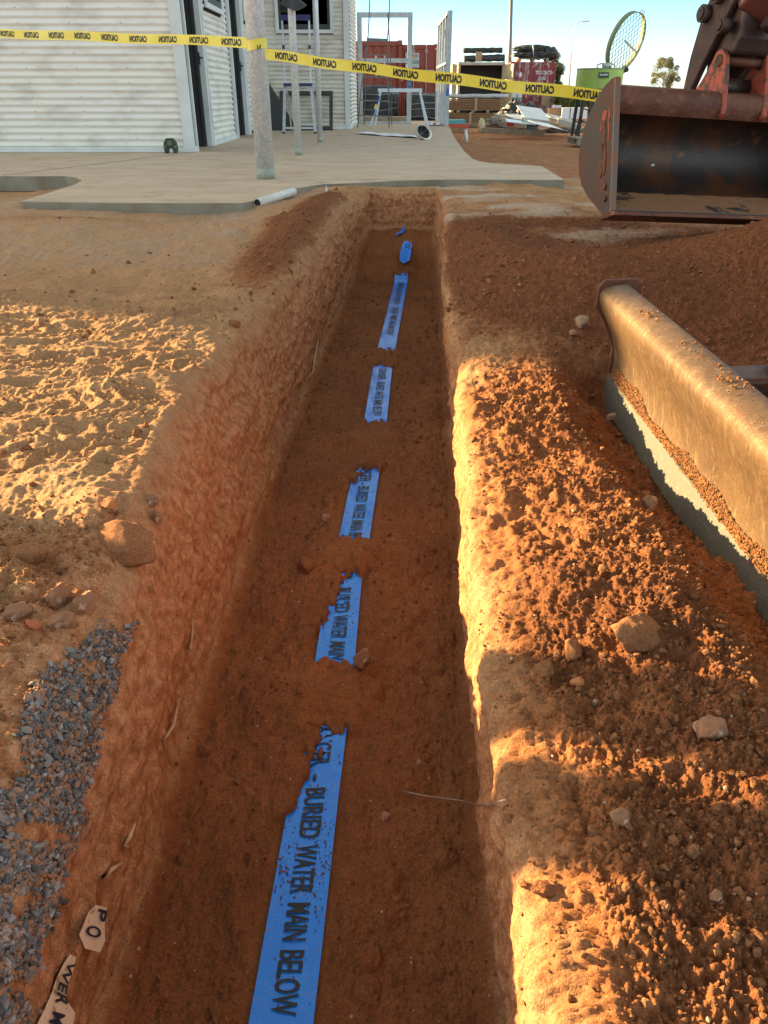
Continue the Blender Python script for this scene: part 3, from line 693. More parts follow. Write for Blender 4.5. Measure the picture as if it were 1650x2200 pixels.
# ------------------------------------------------------------------ caution tape
def ribbon(path, width, name, mt, parent=None, up=(0, 0, 1), seg=None):
    V = []; 
    for i, p in enumerate(path):
        w = np.array(up)*width/2; V += [np.array(p)-w, np.array(p)+w]
    m = MB(); m.add(V, [(2*i, 2*i+2, 2*i+3, 2*i+1) for i in range(len(path)-1)], True); return m.build(name, mt, parent)
tape = thing('caution_tape', (-1.02, 7.02, 1.02), 'yellow caution tape stretched from the building side round the thick post to the bucket', 'tape')
def span(a, b, sag, n=60, tw=0.):
    a, b = np.array(a), np.array(b); pts = []
    for i in range(n+1):
        t = i/n; p = a+(b-a)*t; p = p+np.array([0, 0, -4*sag*t*(1-t)+.004*math.sin(t*23)]); pts.append(p)
    return pts
def ribbon_tilt(path, width, name, mt, parent, tilt):
    V = []
    for i, p in enumerate(path):
        t = i/(len(path)-1); a = tilt(t); w = np.array((0, math.sin(a), math.cos(a)))*width/2; V += [np.array(p)-w, np.array(p)+w]
    m = MB(); m.add(V, [(2*i, 2*i+2, 2*i+3, 2*i+1) for i in range(len(path)-1)], True); o = m.build(name, mt, parent); return o
TWD = .076
pA = span(aty(-260, 62, 9.6), aty(531, 91, 7.06), .0)
pB = span(aty(569, 116, 7.03), aty(1296, 206, 5.9), .012)
tA = lambda t: .75-.75*t+.25*math.sin(t*9); tB = lambda t: .12*math.sin(t*11)
ribbon_tilt(pA, TWD, 'tape_span', M_yel, tape, tA); ribbon_tilt(pB, TWD, 'tape_span', M_yel, tape, tB)
wr = []
za, zb = aty(531, 91, 7.06)[2], aty(569, 116, 7.03)[2]
for k in range(3):
    pts = []
    for i in range(41):
        a = math.pi*(1.0+i/40*1.0) if k == 0 else math.pi*2*i/40
        rr = .0795+.0015*k; zz = (za-.035)+(.03)*(i/40 if k == 0 else math.sin(a+2)*.5+.5)-.004*k
        pts.append((-1.02+rr*math.cos(a), 7.10+rr*math.sin(a), zz+.005))
    if k < 2: ribbon(pts, TWD*.9, 'tape_wrap', M_yel, tape)
def tape_text(path, tilt, s, u0, width, parent, flip=True, hfrac=.58, bold=.05):
    V, Fs = text_geo(s, bold, 3); V[:, 0] -= V[:, 0].min(); V[:, 0] *= width/V[:, 0].max(); hh = TWD*hfrac/.70; V[:, 1] = V[:, 1]*hh-TWD*hfrac/2
    if flip: V[:, 0] = width-V[:, 0]
    P_ = np.array(path); L = np.concatenate([[0], np.cumsum(np.linalg.norm(np.diff(P_, axis=0), axis=1))])
    u = u0+V[:, 0]
    if u.max() > L[-1] or u.min() < 0: return None
    Q = np.stack([np.interp(u, L, P_[:, k]) for k in range(3)], 1)
    a = np.array([tilt(x/L[-1]) for x in u])
    W = Q+np.stack([0*a, np.sin(a), np.cos(a)], 1)*V[:, 1:2]+np.array((0, -.0025, 0))
    return W, Fs
def letter_span(path, tilt, starts, width):
    for u in starts:
        r = tape_text(path, tilt, 'CAUTION', u, width, tape)
        if r: m = MB(); m.add(*r); m.build('lettering', M_ink, tape)
LA = sum(np.linalg.norm(np.diff(np.array(pA), axis=0), axis=1)); LB = sum(np.linalg.norm(np.diff(np.array(pB), axis=0), axis=1))
letter_span(pA, tA, [LA-.06-.205-.345*k for k in range(14)], .205)
letter_span(pB, tB, [.095+.345*k for k in range(11)], .205)
put_text('lettering', 'N', (-.975, 7.010, za-.055), (-1, 0, 0), (0, 0, 1), .038, .03, M_ink, tape, off=-.004)

# ------------------------------------------------------------------ ladders, frames, trestles on the slab
def ladder_step():
    t = thing('step_ladder', (-1.55, 16.0, 0), 'silver platform step ladder with blue treads behind the middle post', 'ladder')
    y0 = 15.6
    xl, xr = -1.86, -1.24
    def X(px, py, y): return aty(px, py, y)
    bl = X(610, 288, y0); br = X(678, 288, y0); tl_ = X(612, 182, y0+.35); tr_ = X(668, 182, y0+.35)
    bl = (bl[0], y0, .0); br = (br[0], y0, .0)
    for A_, B_, C_ in ((bl, tl_, X(606, 42, y0+.55)), (br, tr_, X(664, 42, y0+.55))):
        MB().beam(A_, B_, .035, .05, (1, 0, 0)).beam(B_, C_, .022, .03, (1, 0, 0)).build('stile', M_alu, t)
    bk = MB(); bk.beam((bl[0]+.02, 16.75, 0), (tl_[0], y0+.6, tl_[2]), .03, .03, (1, 0, 0)); bk.build('rear_leg', M_alu, t); bk = MB(); bk.beam((br[0]-.02, 16.75, 0), (tr_[0], y0+.6, tr_[2]), .03, .03, (1, 0, 0)); bk.build('rear_leg', M_alu, t)
    MB().obox(((tl_[0]+tr_[0])/2, y0+.45, tl_[2]), (1, 0, 0), (0, 1, 0), (0, 0, 1), (tr_[0]-tl_[0])/2+.02, .16, .025).build('platform', M_navy, t)
    a, b = X(606, 42, y0+.55), X(664, 42, y0+.55); MB().beam((a[0]-.02, a[1], a[2]+.03), (b[0]+.02, b[1], b[2]+.03), .05, .085).build('top_rail', M_navy, t)
    for k, z in enumerate((.09, .36, .62)):
        f_ = z/tl_[2]; xa = bl[0]+(tl_[0]-bl[0])*f_; xb = br[0]+(tr_[0]-br[0])*f_; yy_ = y0+.35*f_
        if k == 0: MB().beam((xa, yy_, z), (xb, yy_, z), .05, .03).build('rung', M_alu, t)
    MB().beam((tl_[0], y0+.34, tl_[2]-.01), (tr_[0], y0+.34, tl_[2]-.01), .05, .035).build('rung', M_alu, t)
    br_ = MB(); br_.beam((tl_[0], y0+.33, tl_[2]-.14), (tl_[0]+.07, y0+.33, tl_[2]-.03), .012, .02); br_.build('brace', M_alu, t); br_ = MB(); br_.beam((tr_[0], y0+.33, tl_[2]-.14), (tr_[0]-.05, y0+.33, tl_[2]-.03), .012, .02); br_.build('brace', M_alu, t)
    for q in (bl, br): MB().box(q[0]-.025, q[0]+.025, q[1]-.03, q[1]+.03, 0.002, .03).build('foot', M_black, t)
    for px in (609, 665): 
        q = X(px, 101, y0+.46); MB().obox(q, (1, 0, 0), (0, 1, 0), (0, 0, 1), .022, .03, .03).build('joint_cap', M_navy, t)
ladder_step()
# window frame leaning on the wall
def leaning_frame(x0, x1, h, yb, yt, w, name, label, cat):
    t = thing(name, ((x0+x1)/2, yb, 0), label, cat); d = np.array((0, yt-yb, h)); L = np.linalg.norm(d); up = d/L; nn = np.cross((1, 0, 0), up)
    def pt(x, v): return np.array((x, yb, .004))+up*v
    m = MB(); m.obox((pt(x0+w/2, L/2)), (1, 0, 0), nn, up, w/2, .03, L/2); m.obox(pt(x1-w/2, L/2), (1, 0, 0), nn, up, w/2, .03, L/2)
    a = m.build('side_rail', M_dark, t); bevel(a)
    m = MB(); m.obox(pt((x0+x1)/2, L-w/2), (1, 0, 0), nn, up, (x1-x0)/2-w, .028, w/2); m.obox(pt((x0+x1)/2, w/2), (1, 0, 0), nn, up, (x1-x0)/2-w, .028, w/2)
    bevel(m.build('cross_rail', M_dark, t))
leaning_frame(-2.10, -1.03, .68, 17.02, 17.38, .07, 'window_frame', 'empty charcoal window frame leaning on the white wall behind the step ladder', 'window frame')
m = MB(); m.prism([(0, 0), (.62, 0), (.02, .93), (0, .95)], 0, 0, .04, lambda u, v, h: (-2.33+u, 16.9+h-.0, v+.003)); o = m.build('dark_panel', M_dark)
tag(o, 'dark triangular-looking panel leaning in the corner left of the empty window frame', 'panel')

# square steel tube bay at the building end
t = thing('tube_bay', (.0, 20.6, 0), 'tall galvanised square tube frame standing beside the end of the white building', 'frame')
z1 = 2.27
for x in (-.565, .60): MB().box(x-.055, x+.055, 20.52, 20.62, .003, z1-.1).build('upright', M_galvd, t)
MB().box(-.62, .655, 20.52, 20.62, z1-.1+.001, z1).build('top_rail', M_galvd, t)
MB().box(-.509, .544, 20.53, 20.61, 1.28, 1.37).build('middle_rail', M_galvd, t)
MB().box(-.509, .544, 20.53, 20.61, .003, .06).build('bottom_rail', M_galvd, t)
MB().box(.544, .6565, 20.512, 20.519, .68, 1.05).build('blue_paint_patch', mat('blue_marking_paint', (.05, .13, .30), .6, 0, (.3, .34, .38), 14, .45, .6), t)
t = thing('stud_wall_frame', (1.40, 19.0, 0), 'open galvanised stud wall frame seen end on at the far corner of the slab', 'frame')
xs0 = 1.40
MB().box(xs0-.045, xs0+.045, 18.98, 19.07, .003, 2.18).build('end_stud', M_galvd, t)
for yy_ in (19.9, 20.8, 21.7, 22.6): MB().box(xs0-.04, xs0+.04, yy_, yy_+.05, .05, 2.14).build('stud', M_galvd, t)
MB().box(xs0-.042, xs0+.042, 19.071, 22.65, 2.14, 2.181).build('top_plate', M_galvd, t); MB().box(xs0-.042, xs0+.042, 19.071, 22.65, .003, .049).build('bottom_plate', M_galvd, t)
MB().box(xs0-.038, xs0+.038, 19.071, 22.65, 1.22, 1.26).build('nogging', M_galvd, t)
MB().box(xs0-.03, xs0+.03, 18.972, 18.979, .60, .88).build('blue_paint_patch', mat('bright_blue_marking_paint', (.02, .10, .50), .5, 0, (.25, .3, .4), 20, .48, .6), t)

# dark tube ladder leaning on a low trestle
t = thing('tube_ladder', (-.22, 18.6, 0), 'tall thin dark tubular ladder standing on the slab in front of the square tube frame', 'ladder')
M_tube = mat('grey_tube_steel', (.20, .20, .20), .5, .4, (.14, .14, .14), 20)
def L_(px, py, y=18.6): return aty(px, py, y)
MB().tube([L_(768, 276), L_(776, 190), L_(790, 90), L_(793, 40), L_(796, -40)], .012, 8).build('stile', M_tube, t)
MB().tube([L_(836, 278), L_(835, 190), L_(832, 90), L_(836, 40), L_(838, -40)], .012, 8).build('stile', M_tube, t)
MB().tube([(L_(782, 270, 19.8)), L_(786, 190, 19.5), L_(784, 120, 19.2), L_(790, 80, 18.9)], .010, 8).build('stile', M_tube, t)
MB().tube([(L_(842, 272, 19.8)), L_(841, 190, 19.5), L_(837, 90, 19.1), L_(833, 30, 18.8)], .010, 8).build('stile', M_tube, t)
for (a, b, rr) in (((788, 85), (833, 87), .03), ((783, 118), (833, 119), .009), ((780, 165), (835, 166), .014), ((778, 184), (835, 185), .010), ((775, 215), (835, 217), .010), ((771, 248), (836, 250), .012)):
    MB().beam(L_(*a), L_(*b), .03, rr*2).build('rung', M_tube, t)
# aluminium work platform
t = thing('work_platform', (.4, 19.4, 0), 'folding aluminium work platform with splayed legs behind the upturned hard hat', 'trestle')
yp = 19.0
a, b = aty(812, 194, yp), aty(907, 193, yp)
MB().obox(((a[0]+b[0])/2, yp+.15, a[2]), (1, 0, 0), (0, 1, 0), (0, 0, 1), (b[0]-a[0])/2, .17, .035).build('deck', M_alu, t)
M_lb = mat('blue_and_yellow_leg_paint', (.03, .06, .22), .5)
for (p, q_, y_) in (((818, 196), (796, 262), yp-.02), ((902, 196), (920, 270), yp-.02), ((818, 196), (806, 258), yp+.32), ((902, 196), (916, 262), yp+.32)):
    A, B = aty(*p, y_), aty(*q_, y_); B = (B[0], y_, .01)
    MB().beam(A, B, .045, .04, (0, 1, 0)).build('leg', M_alu, t)
A, B = aty(818, 196, yp-.045), aty(796, 262, yp-.045); A, B = np.array(A), np.array(B)
MB().beam(A+(B-A)*.15, A+(B-A)*.42, .047, .042, (0, 1, 0)).build('blue_band', M_lb, t)
MB().beam(A+(B-A)*.42, A+(B-A)*.58, .049, .044, (0, 1, 0)).build('yellow_band', M_yel, t)
MB().beam(A+(B-A)*.58, A+(B-A)*.8, .047, .042, (0, 1, 0)).build('blue_band', M_lb, t)

# hard hat upside down on its side, and paper
hx, hy = .63, 13.40
t = thing('hard_hat', (hx, hy, 0), 'scuffed white hard hat lying tipped over on the slab with its black lining showing', 'hard hat')
def dome(cx, cy, cz, r, ax, sx=1., n=28, m_=10, flip=1, inner=1.):
    V = []; ax = nrm(ax); e1 = nrm(np.cross(ax, (0, 0, 1))); e2 = np.cross(ax, e1)
    for j in range(m_+1):
        th = math.pi/2*j/m_
        for i in range(n):
            a = 2*math.pi*i/n; V.append(np.array((cx, cy, cz))+r*(math.cos(th)*(math.cos(a)*e1+sx*math.sin(a)*e2))-ax*r*.95*math.sin(th))
    Fs = [(j*n+i, j*n+(i+1) % n, (j+1)*n+(i+1) % n, (j+1)*n+i) for j in range(m_) for i in range(n)]
    return V, Fs
axh = (.50, -.66, .50)
hc = (hx, hy+.02, .118)
m = MB(); m.add(*dome(*hc, .125, axh, .88), True); o = m.build('shell', mat('scuffed_white_plastic', (.72, .70, .64), .35, 0, (.5, .46, .4), 16, .55, .7), t); s_ = o.modifiers.new('s', 'SOLIDIFY'); s_.thickness = .005; s_.offset = 1
m = MB(); m.add(*dome(hc[0], hc[1], hc[2], .108, axh, .88), True); m.build('liner', M_black, t)
e = nrm(axh); e1 = nrm(np.cross(e, (0, 0, 1))); e2 = np.cross(e, e1)
m = MB(); ring = [np.array(hc)+.126*(math.cos(a)*e1+.88*math.sin(a)*e2) for a in np.linspace(0, 2*math.pi, 33)]; ring2 = [np.array(hc)+(.130+.034*max(0, math.cos(a-2.2)))*(math.cos(a)*e1+.88*math.sin(a)*e2)+e*.004 for a in np.linspace(0, 2*math.pi, 33)]
m.add(ring+ring2, [(i, i+1, 34+i, 33+i) for i in range(32)], True); o = m.build('brim', mat('brim_plastic', (.70, .68, .6), .4), t); s_ = o.modifiers.new('s', 'SOLIDIFY'); s_.thickness = .004
m = MB()
for k in range(3):
    a = .5+k*1.05; p_ = [np.array(hc)+.10*math.cos(u)*(math.cos(a)*e1+.88*math.sin(a)*e2)-e*.07*math.sin(u)+e*.0 for u in np.linspace(0, math.pi, 9)]
    m.tube(p_, .008, 6)
m.build('suspension_strap', mat('grey_strap', (.10, .10, .09), .7), t)
def sheet_mesh(p00, p10, p11, p01, nu, nv, fz, name, mt):
    V = []
    for j in range(nv+1):
        for i in range(nu+1):
            u, v = i/nu, j/nv
            p = (1-u)*(1-v)*np.array(p00)+u*(1-v)*np.array(p10)+u*v*np.array(p11)+(1-u)*v*np.array(p01); p[2] += fz(u, v); V.append(p)
    m = MB(); m.add(V, [(j*(nu+1)+i, j*(nu+1)+i+1, (j+1)*(nu+1)+i+1, (j+1)*(nu+1)+i) for j in range(nv) for i in range(nu)], True); return m.build(name, mt)
o = sheet_mesh((-.52, 15.3, .01), (.56, 13.75, .01), (.58, 14.5, .01), (-.30, 16.0, .01), 20, 5, lambda u, v: .008+.006*math.sin(u*9+v*3)+.004*math.sin(u*23), 'paper_sheet', M_paper); tag(o, 'long white paper sheet lying on the slab beside the hard hat', 'paper')
o = sheet_mesh((.98, 19.5, .01), (1.30, 19.3, .01), (1.33, 19.9, .01), (1.0, 20.1, .01), 10, 8, lambda u, v: .03+.03*math.sin(u*14+v*5)*math.cos(v*9), 'crumpled_paper', mat('lilac_paper', (.62, .62, .80), .8)); tag(o, 'crumpled pale lilac paper at the foot of the stud wall frame', 'paper')
m = MB(); 
for k in range(9): 
    a = rng.uniform(0, 6.28); r_ = rng.uniform(.02, .08); m.add([(-.455, 6.40, -.05+.0), (-.455+r_*math.cos(a), 6.40+r_*math.sin(a), -.055+rng.uniform(0, .03)), (-.455+r_*math.cos(a+.7), 6.40+r_*math.sin(a+.7), -.06+rng.uniform(0, .02)), (-.452, 6.40, -.055+.075*(k < 3))], [(0, 1, 2), (0, 2, 3)])
o = m.build('crumpled_tissue', M_paper); tag(o, 'small crumpled white tissue on the soil at the slab edge', 'tissue')
# pvc pipes
t = thing('drain_pipe', (-.88, 6.3, -.06), 'white plastic drain pipe lying in the soil along the slab edge', 'pipe')
pa, pb = np.array(atz(552, 437, -.018)), np.array(atz(630, 412, -.012))
m = MB(); m.tube([pa, pb], .030, 20, caps=False); o = m.build('pipe_wall', M_pvc, t); s_ = o.modifiers.new('s', 'SOLIDIFY'); s_.thickness = .003
MB().tube([pa+(pb-pa)*.03, pa+(pb-pa)*.031], .0275, 20).build('pipe_bore', M_room, t)
o = MB().tube([atz(1003, 306, -.2), np.array(atz(1003, 306, -.2))+np.array((-.03, .1, .22))], .035, 12).build('pipe_stub', M_pvc); tag(o, 'short pale pipe stub sticking out of the dirt right of the slab', 'pipe')

# ------------------------------------------------------------------ blue marker tape along the trench floor
bt = thing('marker_tape', (tape_x(.9), .9, -.62), 'blue printed marker tape lying along the trench floor, half buried in soil', 'tape')
ty = np.arange(.25, 6.12, .006); V = []
nv_ = 8
for y_ in ty:
    zb_ = np.interp(y_, ys, zf_row)
    for j in range(nv_+1):
        v = -1+2*j/nv_; x_ = tape_x(y_)+v*TW
        d_, _v = visible(np.array([x_]), np.array([y_]))
        z_ = zb_+.0055+.0035*perlin(np.array([x_*26]), np.array([y_*6]))[0]+.0022*math.sin(v*5+y_*3)*perlin(np.array([y_*9.]), np.array([3.3]))[0]+.004*math.exp(-((v-.35-.3*math.sin(y_*5))/.09)**2)*max(0, perlin(np.array([y_*3.]), np.array([7.3]))[0]+.3)
        z_ -= .012*float(sstep(.002, .03, -d_[0]))
        V.append((x_, y_, z_))
V = np.array(V); n_ = nv_+1; ii = np.arange(len(ty)*n_).reshape(len(ty), n_)
np_mesh('tape_film', V, np.stack([ii[:-1, :-1], ii[:-1, 1:], ii[1:, 1:], ii[1:, :-1]], -1).reshape(-1, 4), M_blue, True, bt)
VT = V.reshape(len(ty), n_, 3)
def tape_word(word, y_start, length, cap=.040, vmid=.0):
    """letters read towards the camera (towards -y), their tops to the right"""
    Vt, Fs = text_geo(word, .015, 3); Vt[:, 0] -= Vt[:, 0].min(); Vt[:, 0] *= length/Vt[:, 0].max(); h_ = Vt[:, 1]*cap/.70-cap/2+vmid
    y_ = y_start-Vt[:, 0]; fi = (y_-ty[0])/.006; k = np.clip(fi.astype(int), 0, len(ty)-2)
    x_ = np.array([tape_x(q) for q in y_])+h_
    fj = (h_/TW+1)/2*nv_; kj = np.clip(fj.astype(int), 0, nv_-1); ff = fj-kj
    z_ = VT[k, kj, 2]*(1-ff)+VT[k, np.minimum(kj+1, nv_), 2]*ff
    m = MB(); m.add(np.stack([x_, y_, z_+.0024], 1), Fs); m.build('lettering', M_ink, bt)
for w_, y1_, y0_ in (('DANGER', 1.285, 1.145), ('-', 1.120, 1.105), ('BURIED', 1.085, .965), ('WATER', .950, .850), ('MAIN', .832, .765), ('BELOW', .748, .645),
                     ('DANGER -', 2.02, 1.83), ('BURIED', 1.81, 1.69), ('WATER', 1.675, 1.575), ('MAIN', 1.56, 1.49),
                     ('DANGER -', 2.66, 2.47), ('BURIED', 2.455, 2.335), ('WATER', 2.32, 2.22), ('MAIN', 2.205, 2.135), ('BELOW', 2.12, 2.02),
                     ('DANGER -', 3.80, 3.61), ('BURIED', 3.595, 3.475), ('WATER', 3.46, 3.36), ('MAIN', 3.345, 3.275), ('BELOW', 3.26, 3.15),
                     ('DANGER -', 5.85, 5.66), ('BURIED', 5.64, 5.52), ('WATER', 5.50, 5.40), ('MAIN', 5.38, 5.31), ('BELOW', 5.29, 5.18),
                     ('DANGER -', 5.10, 4.91), ('BURIED', 4.89, 4.77), ('WATER', 4.75, 4.65), ('MAIN', 4.63, 4.56), ('BELOW', 4.54, 4.43)):
    tape_word(w_, y1_, y1_-y0_, vmid=.002)
# creases that catch light
def crumple(pts_l, pts_r, name, label):
    V = []; n = len(pts_l)
    for a, b in zip(pts_l, pts_r):
        for j in range(5): t_ = j/4; p = np.array(a)*(1-t_)+np.array(b)*t_; p = p+np.array((0, -.012*math.sin(t_*6), .012*math.sin(t_*6+a[1]*20))); V.append(p)
    m = MB(); m.add(V, [(i*5+j, i*5+j+1, (i+1)*5+j+1, (i+1)*5+j) for i in range(n-1) for j in range(4)], True); return m.build(name, M_blue, bt)
def on(px, py, lift=.02):
    p = P[hit(px, py)]; q = np.array(aty(px, py, p[1]-lift)); return q
crumple([on(858, 562, .02), on(860, 542, .05), on(866, 520, .02)], [on(880, 564, .02), on(884, 540, .04), on(886, 519, .02)], 'twisted_end', '')
put_text('lettering', 'OW', on(869, 527, .06), (.6, .1, -.8), (.8, .1, .6), .035, .07, M_ink, bt, off=.01)
crumple([on(851, 504, .03), on(860, 494, .03), on(866, 487, .03)], [on(856, 506, .03), on(864, 498, .03), on(872, 490, .03)], 'twisted_end', '')

# ------------------------------------------------------------------ gravel seam, clods, stones
def in_poly(x, y, poly):
    c = False; j = len(poly)-1
    for i in range(len(poly)):
        if (poly[i][1] > y) != (poly[j][1] > y) and x < (poly[j][0]-poly[i][0])*(y-poly[i][1])/(poly[j][1]-poly[i][1])+poly[i][0]: c = not c
        j = i
    return c
gp = [(229, 1337), (294, 1341), (245, 1423), (250, 1480), (213, 1529), (204, 1627), (176, 1700), (176, 1783), (135, 1852), (114, 1954), (61, 2118), (49, 2230), (-60, 2230), (-60, 1830), (0, 1709), (53, 1668), (49, 1553), (78, 1463), (164, 1394), (213, 1361)]
ink = [(_perm[i]) for i in range(3)]
pos, rad = [], []
for px in np.arange(-60, 300, 2.7):
    for py in np.arange(1330, 2232, 2.7):
        a, b = px+rng.normal(0, 9), py+rng.normal(0, 9)
        if in_poly(a+rng.normal(0, 7), b, gp):
            dens = .50+.85*float(perlin(np.array([a/70.]), np.array([b/70.]))[0])
            if b > 1650: dens -= .12
            if rng.random() < dens:
                k = hit(a, b); p = P[k]; q = np.array(aty(a, b, p[1])) if False else p
                pos.append(q+np.array((NX[k], 0, NZ[k]))*rng.uniform(-.001, .005)+rng.normal(0, .0015, 3)); rad.append(rng.choice([.0022, .0032, .0044, .0062], p=[.35, .35, .22, .08]))
M_grav, nt_, b_ = new_mat('blue_grey_gravel'); b_.inputs['Roughness'].default_value = .8
gi_ = N(nt_, 'ShaderNodeNewGeometry'); cr_ = N(nt_, 'ShaderNodeValToRGB'); nt_.links.new(gi_.outputs['Random Per Island'], cr_.inputs[0]); e_ = cr_.color_ramp.elements
e_[0].color = (.075, .077, .08, 1); e_[1].color = (.36, .34, .33, 1)
for p_, c_ in ((.35, (.13, .133, .14, 1)), (.62, (.19, .19, .195, 1)), (.66, (.30, .16, .09, 1)), (.82, (.27, .15, .09, 1)), (.84, (.22, .22, .23, 1))): k_ = e_.new(p_); k_.color = c_
nt_.links.new(mixc(nt_, ramp(nt_, noise_of(nt_, 70, 4), .52, .62), cr_.outputs[0], (.33, .17, .09)), b_.inputs['Base Color'])
o = lumps('gravel', np.array(pos), rad, M_grav, sub=0 if False else 1, squash=.8, jit=.30); tag(o, kind='stuff')
# loose clods: pick terrain vertices where the soil is loose, so they lie on the real surface
Xf, Yf = P[:, 0], P[:, 1]
wB = (bk2*1.0*(Y < 2.35)+stony*.55+isF*.40*(onT < .1)*(Y < 6)+spoil*.40+spoilL*.3+sandL*.09+isG*.03*(Y < 5)).reshape(-1)*(Yf > .28)*(Yf < 6.5)
inview = (np.abs(Xf) < .60*(Yf+.55))
cand = np.nonzero((wB > .02) & inview)[0]; pr_ = wB[cand]/wB[cand].sum()
def scatter(n, rmin, rmax, mt, name, sub, power=2.2, sel=None, **kw):
    c_ = cand if sel is None else cand[sel(cand)]; p_ = wB[c_]/wB[c_].sum()
    k = rng.choice(c_, n, p=p_); r_ = rmin*(1-rng.random(n)*(1-(rmin/rmax)**power))**(-1/power)
    r_ = r_*np.clip(.55+.3*Yf[k], .7, 1.6)
    ps = P[k]+np.stack([NX[k]*r_*.35, 0*r_, NZ[k]*r_*.35], 1)
    return lumps(name, ps, r_, mt, sub, **kw)
isfl = isF.reshape(-1) > .4
tag(scatter(26000, .0016, .011, M_clump, 'soil_crumbs', 1, sel=lambda c: ~isfl[c]), kind='stuff')
tag(scatter(5000, .0014, .0075, M_clumpd, 'trench_crumbs', 1, sel=lambda c: isfl[c]), kind='stuff')
tag(scatter(700, .0016, .006, M_stonep, 'pale_grit', 1), kind='stuff')
# crumbs lying on the blue tape
k_ = 420; yy_ = rng.choice([rng.uniform(.6, 1.2), 1], k_); yy_ = np.concatenate([rng.normal(.90, .04, 170), rng.normal(1.02, .05, 70), rng.uniform(.6, 1.22, 70), rng.uniform(1.5, 1.87, 70), rng.uniform(2.1, 2.6, 40)])
xx_ = tape_x(yy_)+rng.uniform(-.95, .95, len(yy_))*TW; dd_, _v = visible(xx_, yy_); sel = dd_ > 0; xx_, yy_ = xx_[sel], yy_[sel]
tag(lumps('tape_crumbs', np.stack([xx_, yy_, np.full(len(xx_), -.613)], 1), rng.uniform(.0007, .0024, len(xx_)), M_clumpd, 1), kind='stuff')

def rock(name, px, py, wpx, hpx, label, mt=None, group=None, sink=.42, cat='stone', seed=None, flat=.7):
    k = hit(px, py); p = P[k]; zc = p[1]*_c-(p[2]-CAMZ)*_s
    rx = wpx/2/1620*zc; rz = hpx/2/1620*zc
    V0, F0 = ico(4); r0 = np.random.default_rng(int(px*7+py) if seed is None else seed)
    n0 = r0.uniform(0, 50)
    a = V0*1.0
    # facets: cut with random planes
    for _ in range(16):
        dn = r0.normal(size=3); dn /= np.linalg.norm(dn); lim = r0.uniform(.50, .82)
        d = a@dn; a = a-np.clip(d-lim, 0, 9)[:, None]*dn[None]
    a = a*(1+.07*fbm(V0[:, 0]*3+n0, V0[:, 1]*3, V0[:, 2]*3, oct=4)[:, None]+.02*fbm(V0[:, 0]*13+n0, V0[:, 1]*13, V0[:, 2]*13, oct=2)[:, None])
    ry = (rx+rz)*.5
    a = a*np.array((rx, ry, max(rz, rx*flat*.6)))*1.38
    th = r0.uniform(-.25, .25); ca, sa = math.cos(th), math.sin(th); a = a@np.array(((ca, 0, sa), (0, 1, 0), (-sa, 0, ca)))
    ctr = p+np.array((NX[k], 0, max(NZ[k], .2)))*rz*(1-2*sink)
    o = np_mesh(name, a+ctr, F0, mt or M_stone, True, None, loc=tuple(ctr)); o.data.shade_smooth() if hasattr(o.data, 'shade_smooth') else None
    return tag(o, label, cat, group)
gL_, gR_, gF_ = 'stones on the left bank', 'stones on the right bank', 'stones on the trench floor'
rock('soil_boulder', 268, 1180, 128, 78, 'big smooth brown clod set into the left bank above the gravel', M_clump, gL_, .38, 'clod')
rock('stone', 333, 1110, 28, 32, 'small tan stone just above the big smooth clod on the left bank', None, gL_)
rock('stone', 318, 1076, 44, 28, 'flat brown stone above the small tan stone on the left bank', None, gL_)
rock('stone', 238, 1085, 26, 32, 'orange cup-shaped stone in the sunlit sand left of the flat brown stone', mat('orange_clod', (.5, .2, .08), .9), gL_)
rock('stone', 120, 1290, 44, 60, 'upright pale brown stone topmost in the pile left of the gravel', None, gL_)
rock('stone', 176, 1298, 46, 50, 'brown stone with a lit tip nearest the top of the gravel', None, gL_)
rock('stone', 30, 1318, 52, 42, 'rounded tan stone at the left picture edge in the pile beside the gravel', None, gL_)
rock('stone', 122, 1336, 48, 46, 'grey brown stone lowest in the pile left of the gravel', None, gL_)
rock('stone', 70, 1344, 34, 32, 'small bright red stone in the pile left of the gravel', mat('red_stone', (.42, .12, .05), .85), gL_)
rock('stone', 48, 1192, 70, 42, 'dark lumpy clod at the left edge above the stone pile', M_clump, gL_, cat='clod')
rock('stone', 86, 690, 14, 18, 'tiny white upright stone in the sunlit tracks on the left', M_stonep, gL_)
rock('stone', 506, 696, 24, 22, 'orange clod perched on the left lip where the sunlight ends', M_clump, gL_, cat='clod')
rock('stone', 180, 545, 10, 8, 'tiny white stone on the shaded ground in front of the slab', M_stonep, gL_)
rock('stone', 322, 543, 12, 9, 'small pale stone right of the tiny white one on the shaded ground', M_stonep, gL_)
rock('stone', 655, 1218, 40, 36, 'brown stone with a pale face on the trench floor left of the blue tape', M_clumpd, gF_)
rock('stone', 774, 1421, 38, 34, 'round tan stone at the right edge of the blue tape on the trench floor', M_stone, gF_, .1)
rock('stone', 832, 1750, 20, 22, 'small pinkish stone on the trench floor right of the tape', mat('pink_stone', (.45, .22, .17), .9), gF_)
rock('stone', 440, 1612, 30, 26, 'dark round clod near the foot of the left trench wall', M_clumpd, gF_, cat='clod')
rock('stone', 902, 1638, 14, 14, 'tiny pale stone below the grit on the right of the trench floor', M_stonep, gF_)
rock('stone', 700, 1112, 18, 14, 'small grey stone left of the middle stretch of blue tape', M_stonep, gF_)
rock('stone', 512, 1673, 20, 18, 'small brown clod under the foot of the left wall near the torn tape', M_clumpd, gF_, cat='clod')
rock('soil_boulder', 1372, 1372, 108, 72, 'biggest flat clod on the sunny right bank in front of the blade', M_clump, gR_, .3, 'clod')
rock('stone', 1525, 1568, 68, 40, 'flat tan stone in shade at the right edge of the right bank', None, gR_, .34)
